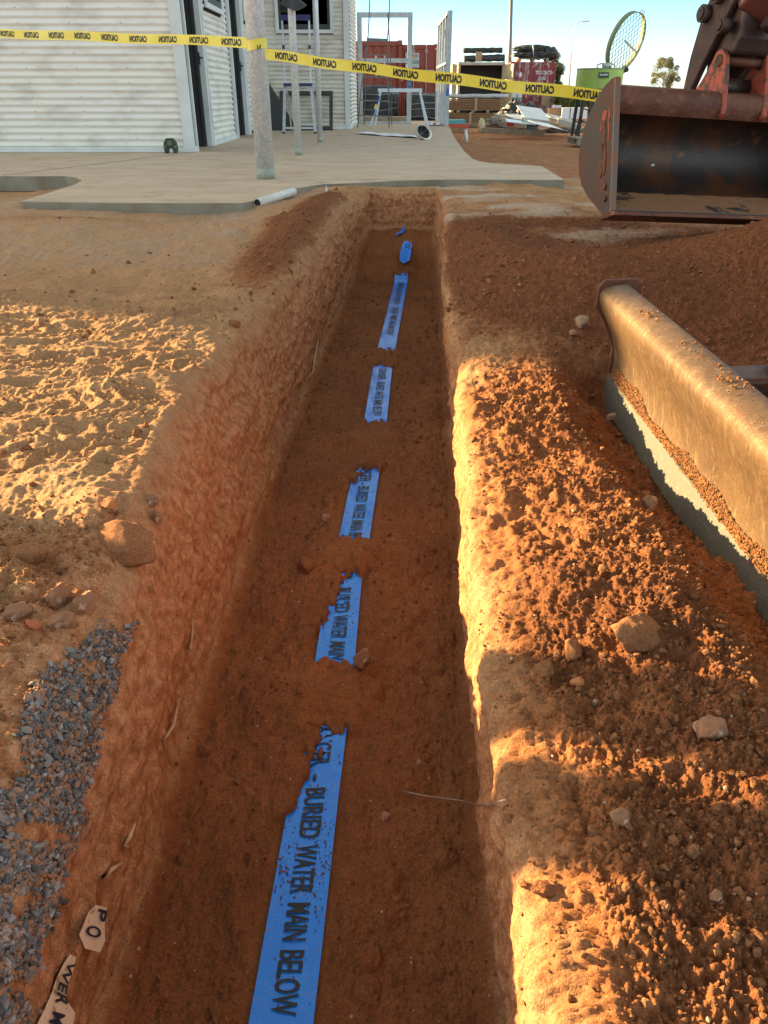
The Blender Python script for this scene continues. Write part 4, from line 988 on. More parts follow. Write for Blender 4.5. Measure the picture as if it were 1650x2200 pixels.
rock('stone', 1332, 1756, 42, 40, 'pointed brown stone in shade on the right bank', None, gR_, .34)
rock('stone', 1272, 1790, 26, 26, 'small round stone below the pointed brown stone', M_clump, gR_, .34)
rock('stone', 1320, 902, 42, 30, 'pale knobbly stone beside the far end of the cutting edge', M_stonep, gR_, .34)
rock('stone', 1242, 695, 24, 34, 'upright pale stone in the dark spoil left of the blade', M_stonep, gR_, .34)
rock('stone', 1226, 716, 16, 16, 'smaller pale stone touching the upright pale stone', M_stonep, gR_, .34)
rock('stone', 1392, 1088, 32, 30, 'tan stone halfway along the foot of the blade', M_stonep, gR_, .34)
rock('stone', 1390, 1062, 24, 20, 'smaller tan stone above the one halfway along the blade', M_clump, gR_, .34)
rock('stone', 1180, 1916, 54, 34, 'thin dark slab of clay tilted on the lower right bank', M_clumpd, gR_, .34, flat=.3)
rock('stone', 1256, 1862, 26, 24, 'rounded clod at the edge of the shade on the lower right bank', M_clump, gR_, .34, cat='clod')
rock('stone', 1540, 1928, 24, 26, 'small brown stone in shade near the right edge of the lower bank', None, gR_, .34)
rock('stone', 1234, 1404, 40, 40, 'rough clod on top of the shaded hump of the right bank', M_clump, gR_, .3, cat='clod')
rock('stone', 1168, 1440, 36, 36, 'rough clod on the left slope of the shaded hump', M_clump, gR_, .3, cat='clod')
rock('stone', 1240, 1462, 30, 18, 'orange chip of clay under the rough clods of the shaded hump', mat('orange_chip', (.42, .17, .06), .9), gR_, .34)
rock('stone', 1300, 1720, 8, 8, 'tiny pale pebble above the pointed brown stone', M_stonep, gR_)

# white marking tape showing in the left wall
wt_ = thing('warning_tape_remnant', (-.44, .62, -.4), 'torn cream warning tape with navy letters pressed into the left trench wall', 'tape')
M_cream2 = mat('cream_tape_film', (.80, .68, .50), .5, 0, (.45, .24, .13), 60, .58, .66)
M_nink = mat('navy_ink', (.02, .025, .05), .5)
def wall_pt(px, py, lift=.006):
    p = P[hit(px, py)]; r = np.array(_ray(px, py)); t_ = (p[0]+lift)/r[0]; return np.array((0, 0, CAMZ))+r*t_
edge = [(150, 2050, 168, 2056), (136, 2072, 164, 2084), (122, 2100, 160, 2114), (112, 2130, 154, 2146), (100, 2158, 152, 2176), (86, 2188, 146, 2212), (70, 2220, 140, 2250)]
V = []
for a, b, c_, d_ in edge:
    A, B = wall_pt(a, b), wall_pt(c_, d_); B[0] = A[0]+.002; V += [A, B]
m = MB(); m.add(V, [(2*i, 2*i+1, 2*i+3, 2*i+2) for i in range(len(edge)-1)], True); m.build('tape_piece', M_cream2, wt_)
V = []
edge2 = [(205, 1944, 211, 1950), (190, 1960, 210, 1975), (180, 1985, 213, 2000), (170, 2008, 210, 2022), (183, 2038, 196, 2046)]
for a, b, c_, d_ in edge2:
    A, B = wall_pt(a, b), wall_pt(c_, d_); B[0] = A[0]+.002; V += [A, B]
m = MB(); m.add(V, [(2*i, 2*i+1, 2*i+3, 2*i+2) for i in range(4)], True); m.build('tape_piece', M_cream2, wt_)
def letter_on_wall(s_, p0, p1, h, lift=.009):
    A, B = wall_pt(*p0, lift), wall_pt(*p1, lift); B[0] = A[0]; d = nrm(B-A); up = np.cross(d, (1, 0, 0)); up = up if up[1]*1 > -9 else -up
    nn = np.cross(d, up); 
    if nn[0] < 0: up = -up
    put_text('lettering', s_, A, d, up, h, np.linalg.norm(B-A), M_nink, wt_, off=.0005, bold=.02)
def letters_in_strip(rows, s_, t0, t1, v0, v1):
    A_ = np.array([wall_pt(a, b) for a, b, _, _ in rows]); B_ = np.array([wall_pt(c, d) for _, _, c, d in rows]); B_[:, 0] = A_[:, 0]+.002
    Vt, Fs = text_geo(s_, .02, 3); Vt[:, 0] -= Vt[:, 0].min(); u = t0+Vt[:, 0]/Vt[:, 0].max()*(t1-t0); v = v0+(v1-v0)*Vt[:, 1]/.70; q = np.arange(len(rows))
    W = np.stack([np.interp(u*(len(rows)-1), q, A_[:, k])*(1-v)+np.interp(u*(len(rows)-1), q, B_[:, k])*v for k in range(3)], 1); W[:, 0] += .0025
    m = MB(); m.add(W, Fs); m.build('lettering', M_nink, wt_)
letters_in_strip(edge, 'WER', .10, .62, .22, .88); letters_in_strip(edge, 'M', .72, .85, .22, .62)
letters_in_strip(edge2, 'P', .08, .34, .35, .95); letters_in_strip(edge2, 'O', .48, .74, .15, .75)
# pale torn roots / plastic shreds higher on the wall
for i, (pp, lab) in enumerate([(((415, 1330), (412, 1370), (408, 1395), (418, 1400)), 'thin torn cream root hanging from the upper left trench wall'),
                               (((386, 1500), (372, 1560), (352, 1590), (360, 1625), (368, 1640)), 'thickest cream torn root peeling from the left wall beside the shaded floor'),
                               (((290, 1770), (278, 1800), (268, 1815), (282, 1822)), 'small forked cream root on the left wall above the warning tape'),
                               (((262, 1855), (240, 1868), (222, 1885), (255, 1862)), 'ragged pale root shreds just below the forked root on the left wall'),
                               (((684, 728), (676, 770), (672, 800), (658, 815)), 'pale brown root strip low on the far left trench wall')]):
    pts = [wall_pt(a, b, .006) for a, b in pp]
    o = MB().tube(pts, [.0022, .0040 if i < 4 else .008, .0030, .0010][:len(pts)]+[.001]*(max(0, len(pts)-4)), 6).build('root_shred', mat('dry_root', (.62, .42, .24), .8, 0, (.45, .26, .13), 30)); tag(o, lab, 'root')
# wire sticking out of the right wall
wp_ = [P[hit(862, 1706)]+np.array((0, 0, .01))]
for (a, b) in ((900, 1716), (950, 1720), (990, 1726), (1020, 1740), (1042, 1738)): q = P[hit(a, b)]; wp_.append(q+np.array((0, 0, .014)))
wp_ += [np.array(aty(1056, 1728, .62)), np.array(aty(1085, 1718, .60))]
o = MB().tube(wp_, .0011, 6).build('wire', mat('bare_wire', (.45, .38, .32), .35, .7)); tag(o, 'thin bent wire poking from the right trench wall across the floor', 'wire')

# ------------------------------------------------------------------ two unseen posts added left of the frame to shade the near banks
for (yc, r_, lab) in ((.889, .080, 'farther of two unseen round posts added left of the trench to cast shade'), (.690, .066, 'nearer of two unseen round posts added left of the trench to cast shade')):
    x_ = -2.6; t = thing('shadow_post', (x_, yc+.477*2.6, -.1), lab, 'post', 'unseen posts added left of the trench')
    MB().tube([(x_, yc+.477*2.6, -.3), (x_, yc+.477*2.6, 1.5)], r_, 20).build('pole', M_woodg, t)
    MB().tube([(x_, yc+.477*2.6, 1.5), (x_, yc+.477*2.6, 1.53)], [r_+.006, r_-.01], 20).build('cap', M_galvd, t)

# ------------------------------------------------------------------ mini excavator: blade, bucket, arm; its body stands right of the frame
ex = thing('excavator', (2.1, 1.5, -.1), 'rusty orange mini excavator with its worn blade beside the trench and its bucket hanging behind', 'excavator')
def xb(y): return .606+(y-1.1)*.012
def blade_strip(prof, y0, y1, n=40):
    V = []; ysb = np.linspace(y0, y1, n)
    for y_ in ysb:
        for (dx, z_) in prof: V.append((xb(y_)+dx, y_, z_))
    m_ = len(prof); return V, [(i*m_+j, i*m_+j+1, (i+1)*m_+j+1, (i+1)*m_+j) for i in range(n-1) for j in range(m_-1)]
pf = [(.078, .155), (.080, .163), (.072, .168), (.045, .165), (.018, .158), (.005, .148), (.000, .135), (.002, .118), (.012, .092), (.030, .060), (.050, .022), (.064, -.02), (.070, -.06), (.068, -.095), (.060, -.125)]
M_blade, nt_, b_ = new_mat('worn_blade_steel'); b_.inputs['Metallic'].default_value = .35
_n1 = noise_of(nt_, 60, 4, .7, stretch=(1, 1.0, .16)); _n2 = noise_of(nt_, 5, 6, .7); _n3 = noise_of(nt_, 26, 5, .65); _n4 = noise_of(nt_, 220, 3, .7, stretch=(1, .9, .06))
_col = mixc(nt_, ramp(nt_, _n2, .35, .65), (.15, .088, .042), (.10, .058, .030)); _col = mixc(nt_, ramp(nt_, _n1, .50, .72), _col, (.20, .135, .075)); _col = mixc(nt_, ramp(nt_, _n4, .62, .72), _col, (.30, .22, .13))
_col = mixc(nt_, ramp(nt_, _n3, .62, .68), _col, (.17, .058, .022)); nt_.links.new(_col, b_.inputs['Base Color'])
_mr = N(nt_, 'ShaderNodeMapRange'); _mr.inputs[3].default_value = .42; _mr.inputs[4].default_value = .75; nt_.links.new(_n3, _mr.inputs[0]); nt_.links.new(_mr.outputs[0], b_.inputs['Roughness'])
_p = bump(nt_, b_, _n3, .004); bump(nt_, b_, _n1, .0015, 1, _p)
m = MB(); V, Fs = blade_strip(pf, .70, 2.20); m.add(V, Fs, True); bl_ = m.build('dozer_blade', M_blade, ex); s_ = bl_.modifiers.new('s', 'SOLIDIFY'); s_.thickness = .010; s_.offset = 1 if False else -1
pe = [(.066, -.100), (.060, -.100), (.042, -.180), (.050, -.182), (.074, -.110)]
m = MB(); V, Fs = blade_strip(pe+[pe[0]], .70, 2.203); m.add(V, Fs); ce = m.build('cutting_edge', M_edge, bl_); 
m = MB(); poly = [(-.006, .10), (-.004, .155), (.012, .176), (.10, .180), (.118, .17), (.125, .10), (.13, -.15), (.052, -.16), (.060, -.10), (.060, -.02), (.026, .055)]
m.prism(poly, 0, 0, .012, lambda u, v, h: (xb(2.2)+u, 2.201+h, v)); bevel(m.build('end_plate', M_rust, bl_), .003)
pk = []; rk = []
for _ in range(5200):
    y_ = rng.uniform(.8, 2.18); w_ = .008+.016*(perlin(np.array([y_*7]), np.array([2.2]))[0]+.5)
    z_ = -.100+rng.uniform(-.1, 1)*w_*1.7; dx = np.interp(z_, [-.12, -.10, -.06, -.02, .02], [.056, .062, .069, .064, .051])
    pk.append((xb(y_)+dx-.002, y_, z_)); rk.append(rng.choice([.0012, .002, .0028, .004], p=[.5, .35, .13, .02]))
M_dirt = soil_mat('caked_soil', False, (.36, .17, .075))
o = lumps('caked_soil', np.array(pk), rk, M_dirt, 1, parent=bl_); o['kind'] = 'stuff'
pk = [(xb(y_)+rng.uniform(.015, .07), y_, .168) for y_ in rng.choice([1.02, 1.35, 1.38, 1.60, 1.85, 1.12], 160)+rng.normal(0, .025, 160)]
o = lumps('blade_top_dirt', np.array(pk), rng.uniform(.0008, .0042, len(pk))**1.0, M_dirt, 1, parent=bl_); o['kind'] = 'stuff'
m = MB(); m.obox((1.16, 1.74, .015), (1, .02, .03), (0, 1, 0), (0, 0, 1), .46, .055, .055); pa_ = m.build('push_arm', M_worn, ex); bevel(pa_, .012, 3)
m = MB(); m.obox((1.16, 1.12, .015), (1, .02, .03), (0, 1, 0), (0, 0, 1), .46, .055, .055); bevel(m.build('push_arm', M_worn, ex), .012, 3)
pk = [(rng.uniform(.92, 1.5), 1.74+rng.normal(0, .03), .072+rng.uniform(0, .02)) for _ in range(500)]
o = lumps('arm_top_soil', np.array(pk), rng.uniform(.003, .011, len(pk)), M_dirt, 1, parent=pa_); o['kind'] = 'stuff'
# bucket
O = np.array((1.192, 4.20, .091)); wv = nrm((.978, .20, -.055)); uv = np.array((-.017, .20, .598)); uv = nrm(uv-wv*np.dot(uv, wv)); dv = nrm(np.cross(uv, wv)); WB_ = 1.30
def B(w_, d_, v_): return O+wv*w_+dv*(d_*.88 if d_ > 0 else d_)+uv*v_
bp = [(.045, .500), (.012, .535), (.000, .575), (.004, .612), (.030, .634), (.10, .640), (.18, .622), (.26, .580), (.33, .53), (.38, .46), (.405, .38), (.40, .31), (.365, .245), (.30, .185), (.20, .118), (.10, .055), (.0, .0)]
m = MB(); nn2 = 12
V = [B(WB_*i/nn2, d_, v_) for i in range(nn2+1) for (d_, v_) in bp]; k = len(bp)
m.add(V, [(i*k+j, i*k+j+1, (i+1)*k+j+1, (i+1)*k+j) for i in range(nn2) for j in range(k-1)], True); bk_ = m.build('bucket', M_worn, ex); s_ = bk_.modifiers.new('s', 'SOLIDIFY'); s_.thickness = .014
m = MB(); V = [B(.012+(WB_-.024)*i/nn2, d_-.004*(j < 4), v_+.002) for i in range(nn2+1) for j, (d_, v_) in enumerate(bp[:7])]; k = 7
m.add(V, [(i*k+j, i*k+j+1, (i+1)*k+j+1, (i+1)*k+j) for i in range(nn2) for j in range(k-1)], True); m.build('top_band', M_rust, bk_)
sp = [(-.012, .0), (-.014, .30), (-.010, .655), (.03, .662), (.10, .655), (.20, .628), (.29, .575), (.36, .52), (.41, .45), (.430, .37), (.42, .29), (.38, .22), (.30, .15), (.20, .085), (.10, .02), (.02, -.02)]
for w0 in (-.018, WB_):
    m = MB(); m.prism(sp, 0, w0, w0+.018, lambda u, v, h: B(h, u, v)); bevel(m.build('side_plate', M_side, bk_), .004)
m = MB(); m.prism([(-.020, .0), (-.020, .655), (-.002, .655), (-.002, .0)], 0, -.022, .010, lambda u, v, h: B(h, u, v)); bevel(m.build('side_cutter', mat('worn_edge_steel', (.15, .12, .11), .4, .6, (.22, .10, .06), 14), bk_), .003)
m = MB(); m.prism([(-.060, -.016), (-.055, .006), (.08, .014), (.12, -.012)], 0, -.020, WB_+.02, lambda u, v, h: B(h, u, v)); bevel(m.build('cutting_edge', M_rust, bk_), .003)
m = MB(); m.prism([(-.056, .0072), (-.0535, .0125), (-.035, .0150), (-.035, .0098)], 0, -.018, WB_+.018, lambda u, v, h: B(h, u, v)); m.build('polished_lip', M_edge, bk_)
# interior wear: rust on the floor plate
m = MB(); V = [B(.01+(WB_-.02)*i/30, -.03+.25*j/6, np.interp(-.03+.25*j/6, [-.03, 0, .10, .20, .3], [.010, .020, .076, .142, .21])+.002*math.sin(i*1.7+j)*(j > 1)) for i in range(31) for j in range(7)]
m.add(V, [(i*7+j, i*7+j+1, (i+1)*7+j+1, (i+1)*7+j) for i in range(30) for j in range(6)], True); m.build('floor_rust', mat('rust_crust', (.26, .125, .055), .8, 0, (.03, .02, .02), 6, .56, .60, stretch=(.6, 1, 1), bmp=.004, bscale=50, col3=(.30, .15, .07), scale3=22), bk_)
m = MB(); pts = [(.04, .17), (.02, .22), (.02, .29), (.05, .33), (.09, .30), (.07, .24), (.06, .20)]
# welded wear patch on the outer side plate
for (cx_, cy_, L_1, a_) in ((.10, .40, .11, .1), (.085, .30, .09, -.1), (.13, .24, .035, 0.4)):
    m.prism([(cx_-.018, cy_-L_1), (cx_-.03, cy_), (cx_-.012, cy_+L_1*.7), (cx_+.03, cy_+L_1*.85), (cx_+.018, cy_+.01), (cx_+.006, cy_-L_1)], 0, -.0235, -.018, lambda u, v, h: B(h, u, v))
bevel(m.build('wear_patch', mat('dark_rust_patch', (.13, .05, .03), .7, .2, (.2, .07, .035), 30), bk_), .002)
m = MB()
m.prism([(.035, .36), (.028, .50), (.048, .53), (.045, .38)], 0, -.0205, -.0182, lambda u, v, h: B(h, u, v)); m.prism([(.09, .47), (.06, .52), (.11, .53), (.15, .45), (.135, .43), (.115, .49)], 0, -.0215, -.0182, lambda u, v, h: B(h, u, v)); m.build('orange_paint_remnant', M_orange, bk_)
for (a, b) in ((.055, .145), (.05, .085)):
    MB().tube([B(-.03, a, b), B(-.017, a, b)], .016, 8).build('bolt', M_rust, bk_)
MB().tube([B(.42, .385, .34), B(.42, .388, .342)], .012, 14).build('drain_hole_disc', mat('painted_hole_sky', (.75, .75, .68), .6), bk_)  # pale disc painted in for sky light through the drain hole
# ears
ear = [(-.006, .515), (.02, .50), (.05, .60), (.16, .632), (.33, .55), (.36, .60), (.31, .70), (.22, .745), (.13, .80), (.08, .845), (.03, .845), (-.005, .80), (-.012, .70)]
for w0 in (.60, .845):
    m = MB(); m.prism(ear, 0, w0, w0+.028, lambda u, v, h: B(h, u, v)); e_ = m.build('hitch_ear', M_orange, bk_); bevel(e_, .004)
    MB().tube([B(w0-.008, .045, .79), B(w0+.036, .045, .79)], .030, 20).build('pin_end', M_worn, e_); MB().tube([B(w0-.006, .26, .665), B(w0+.034, .26, .665)], .022, 20).build('pin_end', M_worn, e_)
MB().tube([B(.60, .045, .79), B(.90, .045, .79)], .024, 20).tube([B(.88, .045, .79), B(.915, .045, .79)], .045, 20).build('pivot_pin', M_rust, ex)
M_cast = mat('greasy_cast_steel', (.058, .040, .036), .5, .4, (.10, .058, .048), 8, bmp=.004, bscale=50, col3=(.2, .12, .1), scale3=20, lo3=.62, hi3=.75)
m = MB(); m.prism([(.43, .655), (.40, .645), (.22, .80), (.05, .93), (-.06, 1.02), (-.06, 1.10), (.02, 1.16), (.14, 1.14), (.22, 1.08), (.33, .90)], 0, .585, .625, lambda u, v, h: B(h, u, v)); bevel(m.build('coupler_link', M_cast, ex), .012, 3)
m = MB(); m.prism([(.43, .655), (.40, .645), (.22, .80), (.05, .93), (-.06, 1.02), (-.06, 1.10), (.02, 1.16), (.14, 1.14), (.22, 1.08), (.33, .90)], 0, .855, .895, lambda u, v, h: B(h, u, v)); bevel(m.build('coupler_link', M_cast, ex), .012, 3)
m = MB(); m.prism([(.24, .76), (.10, .84), (-.02, .80), (-.07, .86), (-.11, 1.00), (-.08, 1.12), (.05, 1.16), (.16, 1.08), (.22, .93)], 0, .63, .85, lambda u, v, h: B(h, u, v)); cb = m.build('coupler_body', M_cast, ex); bevel(cb, .02, 3)
for (a, b, r_) in ((.165, 1.055, .042), (.035, 1.105, .050), (-.02, .93, .036)):
    MB().tube([B(.545, a, b), B(.60, a, b)], r_, 22).tube([B(.535, a, b), B(.546, a, b)], r_*.7, 16).build('pin_boss', M_cast, ex)
MB().tube([B(.64, .16, .70), B(.84, .16, .70)], .045, 20).build('locking_bar', M_cast, ex)
# arm (stick), boom, hoses
a0, a1 = B(.74, -.02, 1.02), np.array((2.55, 3.75, 2.3))
m = MB(); m.beam(a0, a1, .24, .26, (0, 1, 0)); bevel(m.build('arm', mat('red_brown_arm_paint', (.20, .055, .035), .38, .2, (.11, .05, .04), 3, .4, .65, col3=(.32, .16, .12), scale3=2.5, lo3=.6, hi3=.75), ex), .03, 4)
m = MB(); m.beam(B(.74, -.16, .86), a0+np.array((.25, -.12, .30)), .10, .12, (0, 1, 0)); bevel(m.build('bucket_link', M_cast, ex), .02, 3)
m = MB(); m.beam(a1, (2.5, 2.9, 2.5), .26, .28); m.beam((2.5, 2.95, 2.5), (2.2, 1.9, .8), .28, .30); bevel(m.build('boom', M_boom, ex), .03, 3)
for k in range(2):
    h0 = B(.56+.05*k, .02, 1.30); pts = [B(.60, .02+.03*k, 1.22), B(.56, .06+.03*k, 1.16), B(.52, .11, 1.22+.02*k), B(.53, .10, 1.31), B(.60, .03, 1.37), B(.70, -.02, 1.34), B(.78, -.05, 1.40)]
    P_ = []
    for i in range(len(pts)-1):
        for q_ in range(5): t_ = q_/5; P_.append(pts[i]*(1-t_)+pts[i+1]*t_)
    for _ in range(3): P_ = [P_[0]]+[(P_[i-1]+P_[i]*2+P_[i+1])/4 for i in range(1, len(P_)-1)]+[P_[-1]]
    MB().tube(P_, .017, 10).build('hydraulic_hose', M_black, ex)
# tracks and house, right of the frame
for y_ in (.92, 1.98):
    st_ = [(1.35+.22+.22*math.cos(a), .14+.22*math.sin(a)) for a in np.linspace(math.pi/2, 3*math.pi/2, 12)]+[(2.75+.22*math.cos(a), .14+.22*math.sin(a)) for a in np.linspace(-math.pi/2, math.pi/2, 12)]
    m = MB(); m.prism(st_, 0, y_-.12, y_+.12, lambda u, v, h: (u, h, v+.02-.02)); bevel(m.build('track', M_black, ex), .01)
m = MB(); m.box(1.6, 3.0, .95, 1.95, .45, 1.15); bevel(m.build('house', M_boom, ex), .06, 4)
m = MB(); m.box(1.9, 2.5, 1.1, 1.8, .30, .45); m.build('turntable', M_worn, ex)
m = MB(); 
for q_ in ((1.65, 1.0), (1.65, 1.9), (2.6, 1.0), (2.6, 1.9)): m.box(q_[0]-.025, q_[0]+.025, q_[1]-.025, q_[1]+.025, 1.14, 2.3)
m.box(1.6, 2.7, .95, 1.95, 2.3, 2.36); m.build('canopy', M_black, ex)

# ------------------------------------------------------------------ shipping containers and the yard behind
def container(x0, x1, y0, y1, z0, h, mt, name_label, side_corr=True, open_=False, front='door', rods=4, group=None):
    t = thing('shipping_container', ((x0+x1)/2, y0, z0), name_label, 'container', 'shipping containers at the back of the yard')
    def corr(x0_, y0_, x1_, y1_, nn, z_0, z_1, pitch=.28, amp=.018):
        L = math.hypot(x1_-x0_, y1_-y0_); n = int(L/pitch*8); V = []; 
        for i in range(n+1):
            u = i/n; s_ = (u*L/pitch) % 1; o_ = amp*np.interp(s_, [0, .3, .45, .75, .95, 1], [1, 1, -1, -1, 1, 1])
            px_, py_ = x0_+(x1_-x0_)*u+nn[0]*o_, y0_+(y1_-y0_)*u+nn[1]*o_
            V += [(px_, py_, z_0), (px_, py_, z_1)]
        m = MB(); m.add(V, [(2*i, 2*i+2, 2*i+3, 2*i+1) for i in range(n)]); return m
    corr(x0, y0+.1, x0, y1, (-1, 0), z0+.12, z0+h-.1).build('side_panel', mt, t); corr(x1, y0+.1, x1, y1, (1, 0), z0+.12, z0+h-.1).build('side_panel', mt, t)
    MB().box(x0+.02, x1-.02, y0+.1, y1, z0+h-.08, z0+h-.02).build('roof', mt, t)
    MB().box(x0+.02, x1-.02, y1-.03, y1, z0+.1, z0+h-.1).build('end_panel', mt, t)
    MB().box(x0+.02, x1-.02, y0+.1, y1, z0+.08, z0+.14).build('floor', M_wood, t)
    for nm, bx in (('corner_post', (x0, x0+.11, y0, y0+.12, z0+.15, z0+h-.15)), ('corner_post', (x1-.11, x1, y0, y0+.12, z0+.15, z0+h-.15)), ('header', (x0+.11, x1-.11, y0+.01, y0+.10, z0+h-.16, z0+h-.02)), ('sill', (x0+.11, x1-.11, y0+.01, y0+.10, z0+.02, z0+.15))):
        MB().box(*bx).build(nm, mt, t)
    for xx in (x0-.01, x1-.15):
        for zz in (z0, z0+h-.13): MB().box(xx, xx+.16, y0-.012, y0+.15, zz, zz+.13).build('corner_casting', M_worn if False else mt, t)
    if front == 'corr': corr(x0+.11, y0+.06, x1-.11, y0+.06, (0, -1), z0+.15, z0+h-.15, .30, .022).build('front_panel', mt, t)
    if front == 'door':
        xm = (x0+x1)/2
        for (a, b) in ((x0+.12, xm-.008), (xm+.008, x1-.12)):
            d = MB(); d.box(a, b, y0+.02, y0+.07, z0+.16, z0+h-.17); dd = d.build('door', mt, t)
            pn = MB()
            for q_ in range(4):
                za_ = z0+.25+(h-.5)*q_/4; pn.box(a+.05, b-.05, y0+.008, y0+.0195, za_+.03, za_+(h-.5)/4-.03)
            pn_ = pn.build('door_rib', mt, dd); pn_['kind'] = 'stuff'
            for xx in (a+(b-a)*.30, a+(b-a)*.72):
                r_ = MB(); r_.tube([(xx, y0-.012, z0+.05), (xx, y0-.012, z0+h-.02)], .020, 8)
                for zz in (z0+.2, z0+.9, z0+1.6, z0+h-.28): r_.box(xx-.05, xx+.05, y0-.04, y0+.006, zz, zz+.12)
                r_.build('lock_rod', M_rodc, dd)
    return t
M_rodc = mat('faded_lock_rod', (.52, .42, .40), .5, .2, (.40, .22, .2), 6)
g0 = -.36
c1_ = container(-3.1, .62, 30.6, 42, g0, 2.62, M_redc, 'orange red corrugated container behind the square tube frame with white letters', front='corr')
for i, ch in enumerate('FCIU'): put_text('lettering', ch, (-.31, 30.62, 1.70-.165*i), (1, 0, 0), (0, 0, 1), .13, .075, M_paper, c1_, off=.04, bold=.04)
for i, ch in enumerate('2251'): put_text('lettering', ch, (-.03, 30.62, 1.70-.165*i), (1, 0, 0), (0, 0, 1), .13, .085, M_paper, c1_, off=.04, bold=.04)
c2_ = container(-.50, 1.99, 32.4, 44, g0, 2.60, M_redc, 'orange red container with two pale lock rods and a hire sign on its door', front='door')
sg = MB().box(.66, 1.16, 32.345, 32.36, 1.16, 1.92).build('sign', M_paper, c2_)
def quad(name, pts, mt, par): m = MB(); m.add(pts, [(0, 1, 2, 3)] if len(pts) == 4 else [(0, 1, 2)]); return m.build(name, mt, par)
M_sgr = mat('sign_green', (.08, .25, .12), .5); M_sy = mat('sign_gold', (.62, .45, .10), .5); M_slil = mat('sign_mauve', (.38, .34, .44), .5)
quad('logo_panel', [(.69, 32.343, 1.66), (1.13, 32.343, 1.66), (1.13, 32.343, 1.89), (.69, 32.343, 1.89)], M_slil, sg)
quad('logo_swoosh', [(.76, 32.341, 1.67), (1.00, 32.341, 1.70), (1.11, 32.341, 1.86), (.92, 32.341, 1.78)], M_sy, sg)
quad('green_panel', [(.67, 32.343, 1.33), (1.15, 32.343, 1.33), (1.15, 32.343, 1.52), (.67, 32.343, 1.52)], M_sgr, sg)
quad('arrow', [(.70, 32.341, 1.51), (.86, 32.341, 1.51), (.78, 32.341, 1.35)], M_paper, sg)
put_text('lettering', 'CONTAINER', (.80, 32.34, 1.56), (1, 0, 0), (0, 0, 1), .055, .32, M_sgr, sg)
put_text('lettering', 'HIRE &', (.90, 32.34, 1.435), (1, 0, 0), (0, 0, 1), .06, .22, M_paper, sg)
put_text('lettering', 'SALES', (.90, 32.34, 1.345), (1, 0, 0), (0, 0, 1), .06, .22, M_paper, sg)
put_text('lettering', '1300 151 600', (.71, 32.34, 1.21), (1, 0, 0), (0, 0, 1), .06, .40, M_sgr, sg)
sg.scale = (1, 1, .6); sg.location = (.13, 0, .948)
put_text('lettering', 'boxes.com', (1.22, 32.36, 1.36), (1, 0, 0), (0, 0, 1), .09, .62, M_paper, c2_, off=.04)
container(.26, 2.70, 40.0, 46, g0, 2.59, mat('grey_container_paint', (.30, .33, .32), .6), 'plain grey green container edge showing right of the red one', front='corr')
c3_ = container(4.05, 6.55, 47.5, 53.5, -.42, 2.59, M_cream, 'open rust cream container with a dark inside and fabric rolls on its roof', front='none')
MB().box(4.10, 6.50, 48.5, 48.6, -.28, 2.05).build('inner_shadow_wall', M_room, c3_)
MB().obox((6.72, 46.95, .9), (.25, -1, 0), (1, .25, 0), (0, 0, 1), .62, .03, 1.14).build('door', mat('cream_door', (.52, .47, .27), .6, 0, (.40, .33, .2), 3), c3_)
MB().obox((3.80, 46.95, .9), (-.25, -1, 0), (1, -.25, 0), (0, 0, 1), .62, .03, 1.14).build('door', M_cream, c3_)
c4_ = container(6.92, 9.36, 47.5, 53.5, -.42, 2.60, M_maroon, 'faded maroon container with white serial lettering and a tarpaulin bundle on its roof', front='door')
put_text('lettering', 'TEXU 226773', (8.24, 47.50, 1.58), (1, 0, 0), (0, 0, 1), .17, .88, M_paper, c4_, off=.02, bold=.02)
put_text('lettering', 'US 22G1', (8.42, 47.50, 1.32), (1, 0, 0), (0, 0, 1), .14, .42, M_paper, c4_, off=.02, bold=.02)
m = MB(); m.add([(7.42+.11*math.cos(a), 47.505, 1.56+.13*math.sin(a)) for a in np.linspace(0, 2*math.pi, 20)[:-1]], [tuple(range(19))]); m.build('round_sticker', M_paper, c4_)
m = MB(); m.box(7.05, 7.62, 47.49, 47.504, -.02+.35, .75); dc = m.build('data_plate', M_paper, c4_); quad('green_stripe', [(7.05, 47.488, .38), (7.62, 47.488, .38), (7.62, 47.488, .46), (7.05, 47.488, .46)], M_sgr, dc)
t = thing('shade_fence', (-1.7, 27, -.3), 'unseen low fence run added behind the white building to shade the yard', 'fence')  # hidden fence, added so the far ground falls in shade
for k_ in range(6): MB().box(-1.72, -1.68, 20.9+k_*2.3, 20.9+k_*2.3+2.26, -.3, 1.6).build('shade_fence_panel', M_galvd, t)
# fabric rolls on the roofs
def roll(p0, p1, r, name, label, mt, cat='roll', group=None, lump=.08):
    p0, p1 = np.array(p0, float), np.array(p1, float); n = 14
    pts = [p0+(p1-p0)*i/n+np.array((0, 0, .006*math.sin(i*1.3))) for i in range(n+1)]
    rr = [r*(1+lump*math.sin(i*2.1+p0[2]*9)) for i in range(n+1)]
    o = MB().tube(pts, rr, 14).build(name, mt); return tag(o, label, cat, group)
zt = -.42+2.60
roll((4.30, 47.9, zt+.52), (6.42, 47.9, zt+.54), .13, 'fabric_roll', 'upper dark green fabric roll on the open cream container', M_roll)
roll((4.35, 47.75, zt+.14), (6.55, 47.75, zt+.16), .15, 'fabric_roll', 'lower left black fabric roll on the open cream container', M_tarp)
roll((4.4, 48.2, zt+.14), (6.6, 48.2, zt+.22), .16, 'fabric_roll', 'rear black fabric roll on the open cream container, behind the cardboard box', M_roll)
o = MB().box(4.95, 5.30, 47.5, 47.6, zt+.02, zt+.45).build('cardboard_box', M_card); bevel(o, .01); tag(o, 'torn cardboard box standing in front of the rolls on the cream container roof', 'box')
